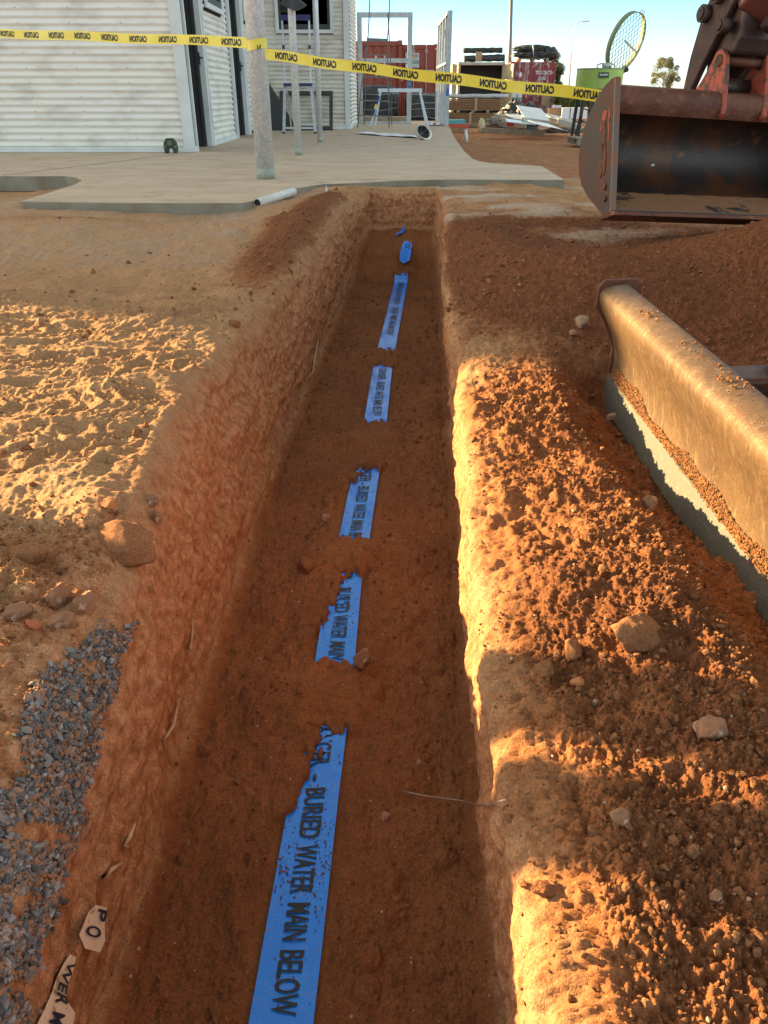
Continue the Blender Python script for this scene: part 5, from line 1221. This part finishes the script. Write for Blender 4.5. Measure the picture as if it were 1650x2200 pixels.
pal = thing('pallet', (8.1, 47.8, zt), 'reddish pallet under the tarpaulin bundle on the maroon container', 'pallet')
MB().box(7.3, 9.0, 47.55, 48.5, zt+.13, zt+.16).build('deck', M_woodg, pal)
for x_ in (7.35, 8.1, 8.85): MB().box(x_-.07, x_+.07, 47.55, 48.5, zt+.005, zt+.129).build('block', mat('red_brown_wood', (.30, .10, .06), .8) if x_ < 7.5 else M_woodg, pal)
t = thing('tarpaulin_bundle', (8.1, 47.9, zt+.17), 'lumpy strapped bundle of dark green and black tarpaulin on the maroon container', 'tarpaulin')
def blob(name, c, rx, ry, rz, mt, par, seed=0, amp=.25, fr=2.2, sub=4, label=None, cat=None, flatb=None):
    V0, F0 = ico(sub); n_ = fbm(V0[:, 0]*fr+seed, V0[:, 1]*fr, V0[:, 2]*fr*1.4, oct=4)
    rd = np.abs(perlin(V0[:, 0]*fr*1.6+seed*3, V0[:, 1]*fr*.8, V0[:, 2]*fr*2.4))
    V = V0*(1+amp*(n_*.7-rd*.6))[:, None]*np.array((rx, ry, rz))+np.array(c)
    if flatb is not None: V[:, 2] = np.maximum(V[:, 2], flatb+.003*V0[:, 0])
    o = np_mesh(name, V, F0, mt, True, par, loc=None if par is not None else tuple(c))
    return tag(o, label, cat) if par is None else o
blob('lower_fold', (8.15, 47.9, zt+.32), 1.22, .5, .22, M_tarp, t, 3, .30, 3); blob('upper_fold', (8.1, 47.95, zt+.60), 1.12, .42, .20, M_roll, t, 8, .30, 3)
blob('side_fold', (9.0, 47.85, zt+.38), .45, .4, .33, M_tarp, t, 5, .35, 3)
MB().tube([(8.05, 47.4, zt+.2), (8.02, 47.38, zt+.5), (7.95, 47.5, zt+.88), (7.96, 47.7, zt+.95)], .025, 6).build('strap', M_galvd, t)
# stacked timber packs with pipes on top
def pack(x0, x1, y0, y1, z0, z1, label):
    t = thing('timber_pack', ((x0+x1)/2, y0, z0), label, 'timber stack', 'banded timber packs'); nr_ = int((z1-z0)/.045)
    m = MB()
    for r_ in range(nr_):
        za_ = z0+r_*(z1-z0)/nr_
        m.box(x0+rng.uniform(-.03, .03), x1+rng.uniform(-.04, .04), y0+rng.uniform(-.012, .0), y1, za_, za_+.036)
    o = m.build('boards', M_wood, t); o['kind'] = 'stuff'
    for x_ in (x0+(x1-x0)*.52,): MB().box(x_-.04, x_+.04, y0-.03, y0-.013, z0-.01, z1+.02).build('strap_batten', mat('pale_batten', (.42, .30, .18), .8), t)
pack(2.05, 3.72, 28.8, 30.2, -.32, .085, 'lower banded timber pack standing on the dirt, right of the stud wall frame')
pack(2.15, 3.95, 28.8, 30.2, .16, .50, 'upper banded timber pack under the grey pipes')
for x_ in (2.5, 3.0, 3.5):
    o = MB().box(x_-.05, x_+.05, 28.79, 30.2, .090, .155).build('spacer_block', M_woodg); tag(o, {2.5: 'leftmost', 3.0: 'middle', 3.5: 'rightmost'}[x_]+' spacer block between the two timber packs', 'block', 'spacer blocks')
roll((2.2, 29.0, .575), (4.20, 29.0, .58), .065, 'grey_pipe', 'front grey pipe lying on the upper timber pack', M_galvd, 'pipe', None, 0)
roll((2.25, 29.3, .575), (4.1, 29.3, .58), .065, 'grey_pipe', 'rear grey pipe lying on the upper timber pack', M_galvd, 'pipe', None, 0)
# black wrapped pallets
for (a, b, y_, h_, lab, sd_) in ((-.75, .42, 29.0, 1.12, 'taller black wrapped pallet load behind the tube ladder', 1), (.78, 1.92, 28.6, .90, 'shorter black wrapped pallet load left of the stud wall frame', 6)):
    t = thing('wrapped_pallet', ((a+b)/2, y_+.5, g0), lab, 'pallet', 'black wrapped pallet loads')
    V0, F0 = ico(5); V = np.sign(V0)*np.abs(V0)**.45
    n_ = fbm(V0[:, 0]*2.5+sd_, V0[:, 1]*2.5, V0[:, 2]*2.5, oct=4); V = V*(1+.05*n_)[:, None]
    V = V*np.array(((b-a)/2*1.1, .55, h_/2*1.02))+np.array(((a+b)/2, y_+.55, g0+.13+h_/2)); np_mesh('black_wrap', V, F0, M_tarp, True, t)
    for k_ in range(4):
        za_ = g0+.3+k_*.22; MB().tube([(a-.03, y_-.04, za_+rng.uniform(-.06, .06)), ((a+b)/2, y_-.08, za_+rng.uniform(-.06, .06)), (b+.03, y_-.04, za_+rng.uniform(-.1, .1))], .012, 6).build('strap', mat('grey_strap_%d' % k_, (.30, .30, .32), .5), t)
    MB().box(a, b, y_, y_+1.0, g0+.01, g0+.12).build('pallet_base', M_wood, t)
# boxes and books beside the frame
t = thing('box_stack', (2.1, 24.2, -.30), 'flat teal and red boxes stacked at the foot of the stud wall frame', 'boxes')
MB().box(1.78, 2.30, 24.0, 24.6, -.10, -.0).build('teal_box', mat('teal_card', (.10, .42, .45), .5), t); MB().box(1.8, 2.42, 24.0, 24.6, -.20, -.102).build('red_box', mat('red_card', (.55, .12, .07), .6), t); MB().box(1.75, 2.35, 24.0, 24.6, -.32, -.202).build('white_box', M_card, t)
# beams on the ground
for (p, q_, w_, h_, lab) in ((aty(980, 268, 24.5), aty(1130, 272, 23.5), .10, .09, 'rear long timber beam lying on the dirt in front of the timber packs'), (aty(1038, 280, 20.6), aty(1170, 286, 19.6), .12, .12, 'front long timber beam lying on the dirt by the sheet metal heap')):
    o = MB().beam(p, q_, w_, h_).build('timber_beam', M_woodg); bevel(o, .006); tag(o, lab, 'beam')
# grey and black sheeting heap
t = thing('tarpaulin_heap', (3.6, 24.0, -.3), 'crumpled heap of grey and black sheeting behind the pale sheet metal', 'tarpaulin')
blob('black_sheeting', (3.98, 24.6, .0), .62, .5, .42, M_tarp, t, 4, .55, 2.6, flatb=-.32); blob('grey_sheeting', (3.42, 24.0, -.06), .50, .35, .26, mat('grey_felt', (.22, .23, .22), .8, 0, (.3, .31, .3), 6), t, 9, .5, 2.2, flatb=-.32)
blob('black_peak', (3.75, 24.7, .25), .22, .3, .28, M_tarp, t, 14, .6, 2.6)
o = MB().box(3.28, 3.50, 22.7, 22.9, -.12, -.03).build('red_tin', mat('red_tin_paint', (.55, .08, .07), .4)); bevel(o, .01); tag(o, 'small red tin on the sheet metal heap below the grey sheeting', 'tin')
t = thing('sawhorse', (2.95, 24.0, -.3), 'small black topped sawhorse with timber legs beside the timber packs', 'trestle')
a, b = aty(1077, 236, 24), aty(1094, 236, 24); zt_ = a[2]
MB().box(a[0], b[0]+.02, 23.8, 24.1, zt_-.03, zt_+.03).build('top', M_black, t)
for (xx, dx) in ((a[0]+.03, -.12), (b[0]-.02, .06), (a[0]+.03, -.25)): MB().beam((xx, 23.9, zt_-.03), (xx+dx, 23.8, -.32), .03, .03).build('leg', M_wood, t)
o = blob('rag', (2.72, 23.6, -.13), .10, .08, .18, mat('yellow_white_rag', (.60, .52, .30), .8, 0, (.7, .68, .6), 10), None, 22, .5, 3, label='pale yellow rag hanging beside the timber pack near the sawhorse', cat='rag')
# sheet-metal heap
def plate(px, py, wpx, y_, dy, dz, tilt, label, mt, name='metal_sheet', L2=None, bend=0):
    c_ = np.array(aty(px, py, y_)); hw = wpx/1620*(y_*.875+.4)/2
    ax = nrm((1, tilt, -.12 if dz is None else dz)); ay = nrm((-tilt*.5, 1, dy)); ay = nrm(ay-ax*np.dot(ax, ay)); nn = np.cross(ax, ay)
    m = MB(); L2 = L2 or .5
    m.obox(c_, ax, ay, nn, hw, L2, .006)
    if bend: m.obox(c_-ay*L2+nn*(-.05), ax, nn, ay, hw, .05, .005)
    return tag(m.build(name, mt), label, 'sheet metal', 'scrap metal sheets in the yard')
plate(1145, 243, 56, 20.8, .25, -.12, .1, 'pale folded metal sheet on top of the scrap heap', M_sheet, bend=1)
plate(1118, 262, 62, 20.2, .05, -.10, -.1, 'broad pale sheet low at the left of the scrap heap', M_sheet, L2=.45)
plate(1170, 268, 52, 19.6, .10, -.16, .3, 'pale pointed sheet at the front of the scrap heap', M_sheet, L2=.4)
plate(1160, 258, 80, 20.6, .05, -.18, 0, 'long khaki channel under the pale sheets', M_sheetg, 'metal_channel', L2=.12, bend=1)
plate(1205, 255, 70, 21.2, .12, -.20, .2, 'grey blue wide sheet at the back right of the heap', M_sheetg, L2=.5)
plate(1222, 262, 56, 20.4, .05, -.25, .1, 'khaki flashing strip at the right of the heap', M_sheetg, 'metal_channel', L2=.14, bend=1)
plate(1196, 276, 40, 19.4, .02, -.2, .1, 'dull strip lying lowest at the front of the heap', M_sheetg, L2=.2)
plate(1120, 252, 50, 22.0, .05, -.05, 0, 'grey sheet flat on the ground at the back left of the heap', mat('grey_blue_sheet', (.36, .39, .41), .45, .2), L2=.8)
plate(1098, 255, 40, 22.6, .0, .0, 0, 'cardboard coloured offcut behind the pale sheets', M_card, 'offcut', L2=.5)
for (px, lab) in ((1216, 'leftmost'), (1233, 'middle'), (1252, 'rightmost')):
    a = np.array(aty(px, 243, 21.5)); o = MB().obox(a, (1, 0, 0), (0, 1, .2), (0, 0, 1), .11, .02, .12).build('white_bracket', M_paper); tag(o, lab+' of three white upright brackets behind the hand truck', 'bracket', 'white brackets behind the hand truck')
# cable coil
for i in range(1):
    P_ = []
    c_ = np.array(atz(1215, 286, -.25))
    for k in range(400):
        a = k*.12; r_ = .42+.16*math.sin(k*.21)+.08*math.sin(k*.057); P_.append(c_+np.array((r_*1.15*math.cos(a), .5*r_*math.sin(a)+.1*math.sin(k*.03), .05+.045*math.sin(k*.33)+.0001*k)))
    o = MB().tube(P_, .013, 5).build('cable_coil', mat('cable_grey', (.16, .14, .13), .6)); tag(o, 'tangled coil of dark cable on the dirt left of the pallet', 'cable')
# pallet with hand truck
pz = -.25; p0 = np.array((4.05, 16.9, pz))
pal = thing('pallet', (4.25, 17.0, pz), 'grey weathered pallet on the dirt under the hand truck left of the bucket', 'pallet')
for j in range(6): MB().box(3.78, 4.95, 16.45+j*.17, 16.45+j*.17+.11, pz+.115, pz+.137).build('deck_board', M_woodg, pal)
for x_ in (3.80, 4.08, 4.36, 4.64): 
    for y_ in (16.46, 16.9, 17.32): MB().box(x_, x_+.10, y_, y_+.1, pz+.02, pz+.114).build('block', M_woodg, pal)
for x_ in (3.80, 4.08, 4.36, 4.64): MB().box(x_, x_+.10, 16.46, 17.42, pz+.002, pz+.0195).build('bottom_board', M_woodg, pal)
t = thing('hand_truck', (4.2, 16.8, pz+.14), 'black hand truck with hooked frame leaning upright on the grey pallet', 'trolley')
for (b_, tp) in (((1236, 290), (1262, 196)), ((1254, 296), (1276, 204))):
    A, Bq = np.array(aty(*b_, 16.6)), np.array(aty(*tp, 16.9)); MB().tube([A, (A+Bq)/2, Bq], .018, 8).build('rail', M_black, t)
for f_ in (.35, .62, .9):
    A = np.array(aty(1236, 290, 16.6))*(1-f_)+np.array(aty(1262, 196, 16.9))*f_; Bq = np.array(aty(1254, 296, 16.6))*(1-f_)+np.array(aty(1276, 204, 16.9))*f_; MB().tube([A, Bq], .012, 6).build('cross_bar', M_black, t)
for (a, b) in (((1241, 262), (1232, 250)), ((1256, 262), (1247, 250))):
    A = np.array(aty(*a, 16.7)); P_ = [A+np.array((-.0, -.02, 0)), A+np.array((-.05, -.05, 0)), A+np.array((-.10, -.05, .06)), A+np.array((-.09, -.04, .14))]; MB().tube(P_, .013, 6).build('hook', M_black, t)
A = np.array(aty(1271, 228, 16.9)); MB().obox(A+np.array((.09, .08, 0)), (1, 0, 0), (0, 1, 0), (0, 0, 1), .10, .06, .22).build('motor_box', M_black, t)
# pan mixer
mx = thing('concrete_mixer', (4.75, 17.6, pz), 'lime green pan mixer with its round mesh lid tipped open above the bucket', 'mixer')
cm = np.array((4.36, 17.6)); zt_, zb_ = aty(1275, 147, 17.1)[2], aty(1275, 190, 17.1)[2]
rm = .46
MB().tube([(cm[0], cm[1], zb_), (cm[0], cm[1], zt_)], rm, 48, caps=False).build('drum', M_green, mx)
MB().tube([(cm[0], cm[1], zb_+.01), (cm[0], cm[1], zb_+.02)], rm-.005, 48).build('drum_floor', M_green, mx)
MB().tube([(cm[0], cm[1], zt_-.01), (cm[0], cm[1], zt_+.012)], rm+.008, 48, caps=False).build('rim_band', mat('scuffed_green_rim', (.22, .30, .12), .5, 0, (.3, .3, .25), 9), mx)
m = MB(); m.tube([(cm[0]-.17, cm[1]-.40, zt_), (cm[0]-.17, cm[1]-.40, zt_+.06), (cm[0]-.10, cm[1]-.40, zt_+.085), (cm[0]+.10, cm[1]-.40, zt_+.085), (cm[0]+.17, cm[1]-.40, zt_+.06), (cm[0]+.17, cm[1]-.40, zt_)], .014, 8); m.build('handle', M_galvd, mx)
MB().tube([(cm[0], cm[1]-.38, zt_), (cm[0], cm[1]-.38, zt_+.05), (cm[0], cm[1]-.38, zt_+.08)], [.05, .08, .07], 16).build('gearbox_cap', M_galvd, mx)
lb = MB().box(cm[0]-.14, cm[0]+.06, cm[1]-rm-.022, cm[1]-rm-.006, zt_-.155, zt_-.065).build('label_plate', M_black, mx)
put_text('lettering', 'Fowlett', (cm[0]-.12, cm[1]-rm-.024, zt_-.13), nrm((1, 0, .06)), (0, 0, 1), .045, .165, M_paper, lb, off=.003)
for (dx, dy) in ((-.33, -.25), (.33, -.25), (-.33, .25), (.33, .25)): MB().beam((cm[0]+dx, cm[1]+dy, zb_), (cm[0]+dx*1.15, cm[1]+dy*1.15, pz), .06, .06).build('leg', M_black, mx)
MB().box(cm[0]-.42, cm[0]+.42, cm[1]-.32, cm[1]+.32, zb_-.08, zb_-.005).build('chassis', M_black, mx)
# lid: ring with mesh, tipped up and hinged at the right of the drum
lc = np.array(aty(1349, 92, 17.6)); q1 = np.array(aty(1368, 42, 17.6))-lc; q2 = np.array(aty(1329, 142, 17.6))-lc
la = nrm(np.array((.36, -.05, .93))); lbn = nrm(np.array((.78, .60, -.30))); lbn = nrm(lbn-la*np.dot(la, lbn)); ln_ = np.cross(la, lbn); rl = .53; rs = .43
def LP(a, r_, h): return lc+la*rl*r_*math.sin(a)+lbn*rs*r_*math.cos(a)+ln_*h
nn3 = 48; V = []
for i in range(nn3):
    a = 2*math.pi*i/nn3; V += [LP(a, 1, 0), LP(a, 1, .12)]
m = MB(); m.add(V, [(2*i, (2*i+2) % (2*nn3), (2*i+3) % (2*nn3), 2*i+1) for i in range(nn3)], True); ld = m.build('lid_ring', mat('weathered_green_enamel', (.18, .25, .10), .55, .0, (.22, .25, .18), 4), mx); s_ = ld.modifiers.new('s', 'SOLIDIFY'); s_.thickness = .008
m = MB()
for fam in (0, 1):
    for k in range(-5, 6):
        c0 = k/6*1.0; ang = .85 if fam else 2.25; dx_, dy_ = math.cos(ang), math.sin(ang); hl = math.sqrt(max(0, 1-c0*c0))
        p_ = lambda s_: lc+la*rl*(c0*(-dx_)+s_*dy_)+lbn*rs*(c0*dy_+s_*dx_)+ln_*.004*fam
        m.tube([p_(-hl), p_(hl)], .0065, 5)
o = m.build('mesh_guard', M_galvd, ld); o['kind'] = 'stuff'
MB().tube([LP(-.1, .95, .06), LP(2.9, .12, .06)], .018, 6).build('stay_bar', M_galvd, ld)
MB().tube([LP(1.45, 1, 0), LP(1.45, 1.08, 0), LP(1.70, 1.08, 0), LP(1.70, 1, 0)], .009, 6).build('lid_handle', M_galvd, ld)
hp = LP(-1.75, 1.02, 0); MB().beam(hp, (cm[0]+rm, cm[1]-.1, zt_-.03), .06, .05).build('hinge', M_worn, mx)
m = MB(); A = np.array(aty(1345, 150, 17.5)); m.tube([(cm[0]+rm, cm[1]-.1, zt_-.04), A, np.array(aty(1326, 172, 17.5))], .02, 8); m.tube([A+np.array((0, -.04, 0)), A+np.array((0, .04, 0))], .045, 12); m.build('counter_arm', M_black, mx)
# cardboard carton right of the maroon container
t = thing('carton', (9.9, 44, -.42), 'brown carton with white cups on it right of the maroon container', 'box'); 
a, b = aty(1178, 250, 44), aty(1205, 232, 44); MB().box(a[0], b[0], 44, 44.6, -.42, b[2]).build('box_body', M_card, t)
for k_ in range(3): MB().box(a[0]+.2+k_*.16, a[0]+.33+k_*.16, 44.1, 44.3, b[2]+.003, b[2]+.12).build('cup', M_paper, t)
o = MB().box(a[0]+.05, b[0]-.12, 46.5, 46.6, .1, .78).build('plywood_board', mat('plywood', (.36, .27, .17), .8)); tag(o, 'upright brown plywood sheet right of the maroon container', 'board')
# poles
def lamp(px, base, top, y_, r, label, arm=None):
    a = np.array(aty(px, base, y_)); b = np.array(aty(*top, y_)); a[2] = -.5
    t = thing('light_pole', tuple(a), label, 'pole')
    if arm is None: MB().tube([(a[0], y_, -.5), b], [r, r*.8], 12).build('shaft', M_tube, t)
    else:
        P_ = [(a[0], y_, -.5), b]+[np.array(aty(*q_, y_)) for q_ in arm]; MB().tube(P_, [r, r*.6]+[r*.5]*len(arm), 8).build('shaft', M_galvd, t); e_ = np.array(aty(*arm[-1], y_)); MB().obox(e_+np.array((.1, 0, -.03)), (1, 0, .1), (0, 1, 0), (0, 0, 1), .5, .15, .08).build('lamp_head', M_galvd, t)
lamp(1095, 200, (1100, -60), 60, .14, 'tall plain grey pole rising behind the cream container')
lamp(1222, 200, (1230, 80), 115, .12, 'thin curved street lamp left of the green mixer', arm=[(1233, 62), (1238, 52), (1246, 47), (1256, 45.5)])
# trees
def tree(x, y, z0, h, cr, name, label, leaf, nleaf, ls, trunk=.1, seed=1, conical=False, mt_t=None):
    r0 = np.random.default_rng(seed); t = thing(name, (x, y, z0), label, 'tree')
    br = MB(); br.tube([(x, y, z0), (x+.05*h*.1, y, z0+h*.35), (x, y, z0+h*.7)], [trunk, trunk*.7, trunk*.35], 8)
    cl = []
    for k in range(cr['n']):
        a = r0.uniform(0, 6.28); v = r0.uniform(0, 1)
        prof = (1-v)**.8 if conical else math.sin(math.pi*(.12+.8*v))**.7
        rr = cr['r']*prof*r0.uniform(.35, 1.0); c_ = np.array((x+rr*math.cos(a), y+rr*math.sin(a), z0+h*(cr['b']+(1-cr['b'])*v)))
        cl.append((c_, cr['s']*r0.uniform(.6, 1.25)*(1-.4*v if conical else 1)))
        br.tube([(x, y, z0+h*max(.2, cr['b']-.1+(1-cr['b'])*v*.6)), c_], [trunk*.3, trunk*.08], 5)
    br.build('trunk', mt_t or mat('bark', (.16, .11, .08), .9), t)
    n = nleaf; ci_ = r0.integers(0, len(cl), n); cc = np.array([cl[i][0] for i in ci_]); ss = np.array([cl[i][1] for i in ci_])
    dirs = r0.normal(size=(n, 3)); dirs /= np.linalg.norm(dirs, axis=1)[:, None]; c0 = cc+dirs*(ss*r0.uniform(.2, 1, n)**.5)[:, None]
    a1 = r0.normal(size=(n, 3)); a1 /= np.linalg.norm(a1, axis=1)[:, None]; a2 = np.cross(a1, dirs); a2 /= np.linalg.norm(a2, axis=1)[:, None]+1e-9
    L = ls*r0.uniform(.6, 1.4, n)[:, None]
    V = np.stack([c0-a1*L, c0+a2*L*.4, c0+a1*L, c0-a2*L*.4], 1).reshape(-1, 3)
    np_mesh('crown', V, np.arange(4*n).reshape(n, 4), leaf, False, t)
def leafm(name, c, c2):
    m, nt, b = new_mat(name); b.inputs['Roughness'].default_value = .6
    nt.links.new(mixc(nt, ramp(nt, noise_of(nt, 1.5, 3), .4, .6), c, c2), b.inputs['Base Color'])
    tr_ = nt.nodes.new('ShaderNodeBsdfTranslucent'); tr_.inputs[0].default_value = (*[min(1, q_*1.3) for q_ in c], 1); ms = nt.nodes.new('ShaderNodeMixShader'); ms.inputs[0].default_value = .3
    nt.links.new(b.outputs[0], ms.inputs[1]); nt.links.new(tr_.outputs[0], ms.inputs[2]); nt.links.new(ms.outputs[0], nt.nodes['Material Output'].inputs[0]); return m
ML1 = leafm('dark_leaf', (.06, .09, .03), (.10, .13, .045)); ML2 = leafm('pale_leaf', (.16, .16, .06), (.11, .12, .045)); ML3 = leafm('olive_leaf', (.13, .15, .03), (.08, .10, .03))
q_ = aty(1185, 200, 52); tree(q_[0], 52, -.5, 3.15, dict(n=30, r=.62, b=.38, s=.26), 'cypress_tree', 'narrow dark green tree rising behind the maroon container', ML1, 9000, .045, .10, 3)
q_ = aty(1423, 190, 75); tree(q_[0], 75, -.5, 3.7, dict(n=30, r=1.25, b=.42, s=.36), 'bushy_tree', 'airy pale green tree between the mixer lid and the excavator arm', ML2, 9500, .05, .06, 5)
q_ = aty(1222, 232, 46); tree(q_[0], 46, -.5, 1.2, dict(n=30, r=.85, b=.2, s=.3), 'roadside_bush', 'yellow green bush seen under the tape left of the mixer', ML3, 7000, .05, .05, 8)
q_ = aty(1262, 232, 50); tree(q_[0], 50, -.5, 1.1, dict(n=26, r=.9, b=.2, s=.3), 'roadside_bush', 'darker bush behind the hand truck under the mixer', ML1, 6000, .05, .05, 9)
# far scrub line and hills
xs_ = np.linspace(-2500, 4500, 700); hh = 6+5.5*fbm(xs_*.0016, xs_*0+2.2, oct=4)+7*np.exp(-((xs_-950)/700)**2)
V = []; 
for k_, (dy, f_) in enumerate(((0, 0), (60, .55), (200, 1.0), (900, .9))):
    V.append(np.stack([xs_, 1500+dy+0*xs_, -1+np.maximum(hh, 2)*f_+.0*xs_], 1))
V = np.concatenate(V); n_ = len(xs_); ii = np.arange(4*n_).reshape(4, n_)
o = np_mesh('hills', V, np.stack([ii[:-1, :-1], ii[:-1, 1:], ii[1:, 1:], ii[1:, :-1]], -1).reshape(-1, 4), mat('far_hills', (.34, .28, .23), 1, 0, (.22, .22, .19), .012), True); tag(o, kind='structure')
pts = []; k = 9000; xx_ = rng.uniform(-60, 160, k); yy_ = rng.uniform(140, 260, k); hh2 = .9+.7*perlin(xx_*.12, yy_*.05); zz_ = -.4+rng.random(k)*np.maximum(hh2, .2)
a1 = rng.normal(size=(k, 3)); a1 /= np.linalg.norm(a1, axis=1)[:, None]; a2 = np.cross(a1, rng.normal(size=(k, 3))); a2 /= np.linalg.norm(a2, axis=1)[:, None]; c0 = np.stack([xx_, yy_, zz_], 1); L = .35
o = np_mesh('scrub', np.stack([c0-a1*L, c0+a2*L*.6, c0+a1*L, c0-a2*L*.6], 1).reshape(-1, 3), np.arange(4*k).reshape(k, 4), leafm('scrub_leaf', (.15, .14, .08), (.10, .11, .06)), False); tag(o, kind='stuff')
# faint pylon on the horizon
q_ = aty(1482, 190, 220); t = thing('power_pylon', (q_[0], 220, -.5), 'faint lattice pylon on the horizon between the airy tree and the arm', 'pylon')
m = MB(); zt_ = 4.2
for dx in (-1.1, 0, 1.1): m.tube([(q_[0]+dx, 220, -.5), (q_[0]+dx*.9, 220, zt_-abs(dx))], .05, 5)
m.build('mast', M_galvd, t)
m = MB()
for z_ in (1.4, 2.4, 3.2): m.tube([(q_[0]-2.2, 220, z_), (q_[0]+1.8, 220, z_+.1)], .04, 5)
o = m.build('lattice', M_galvd, t); o['kind'] = 'stuff'
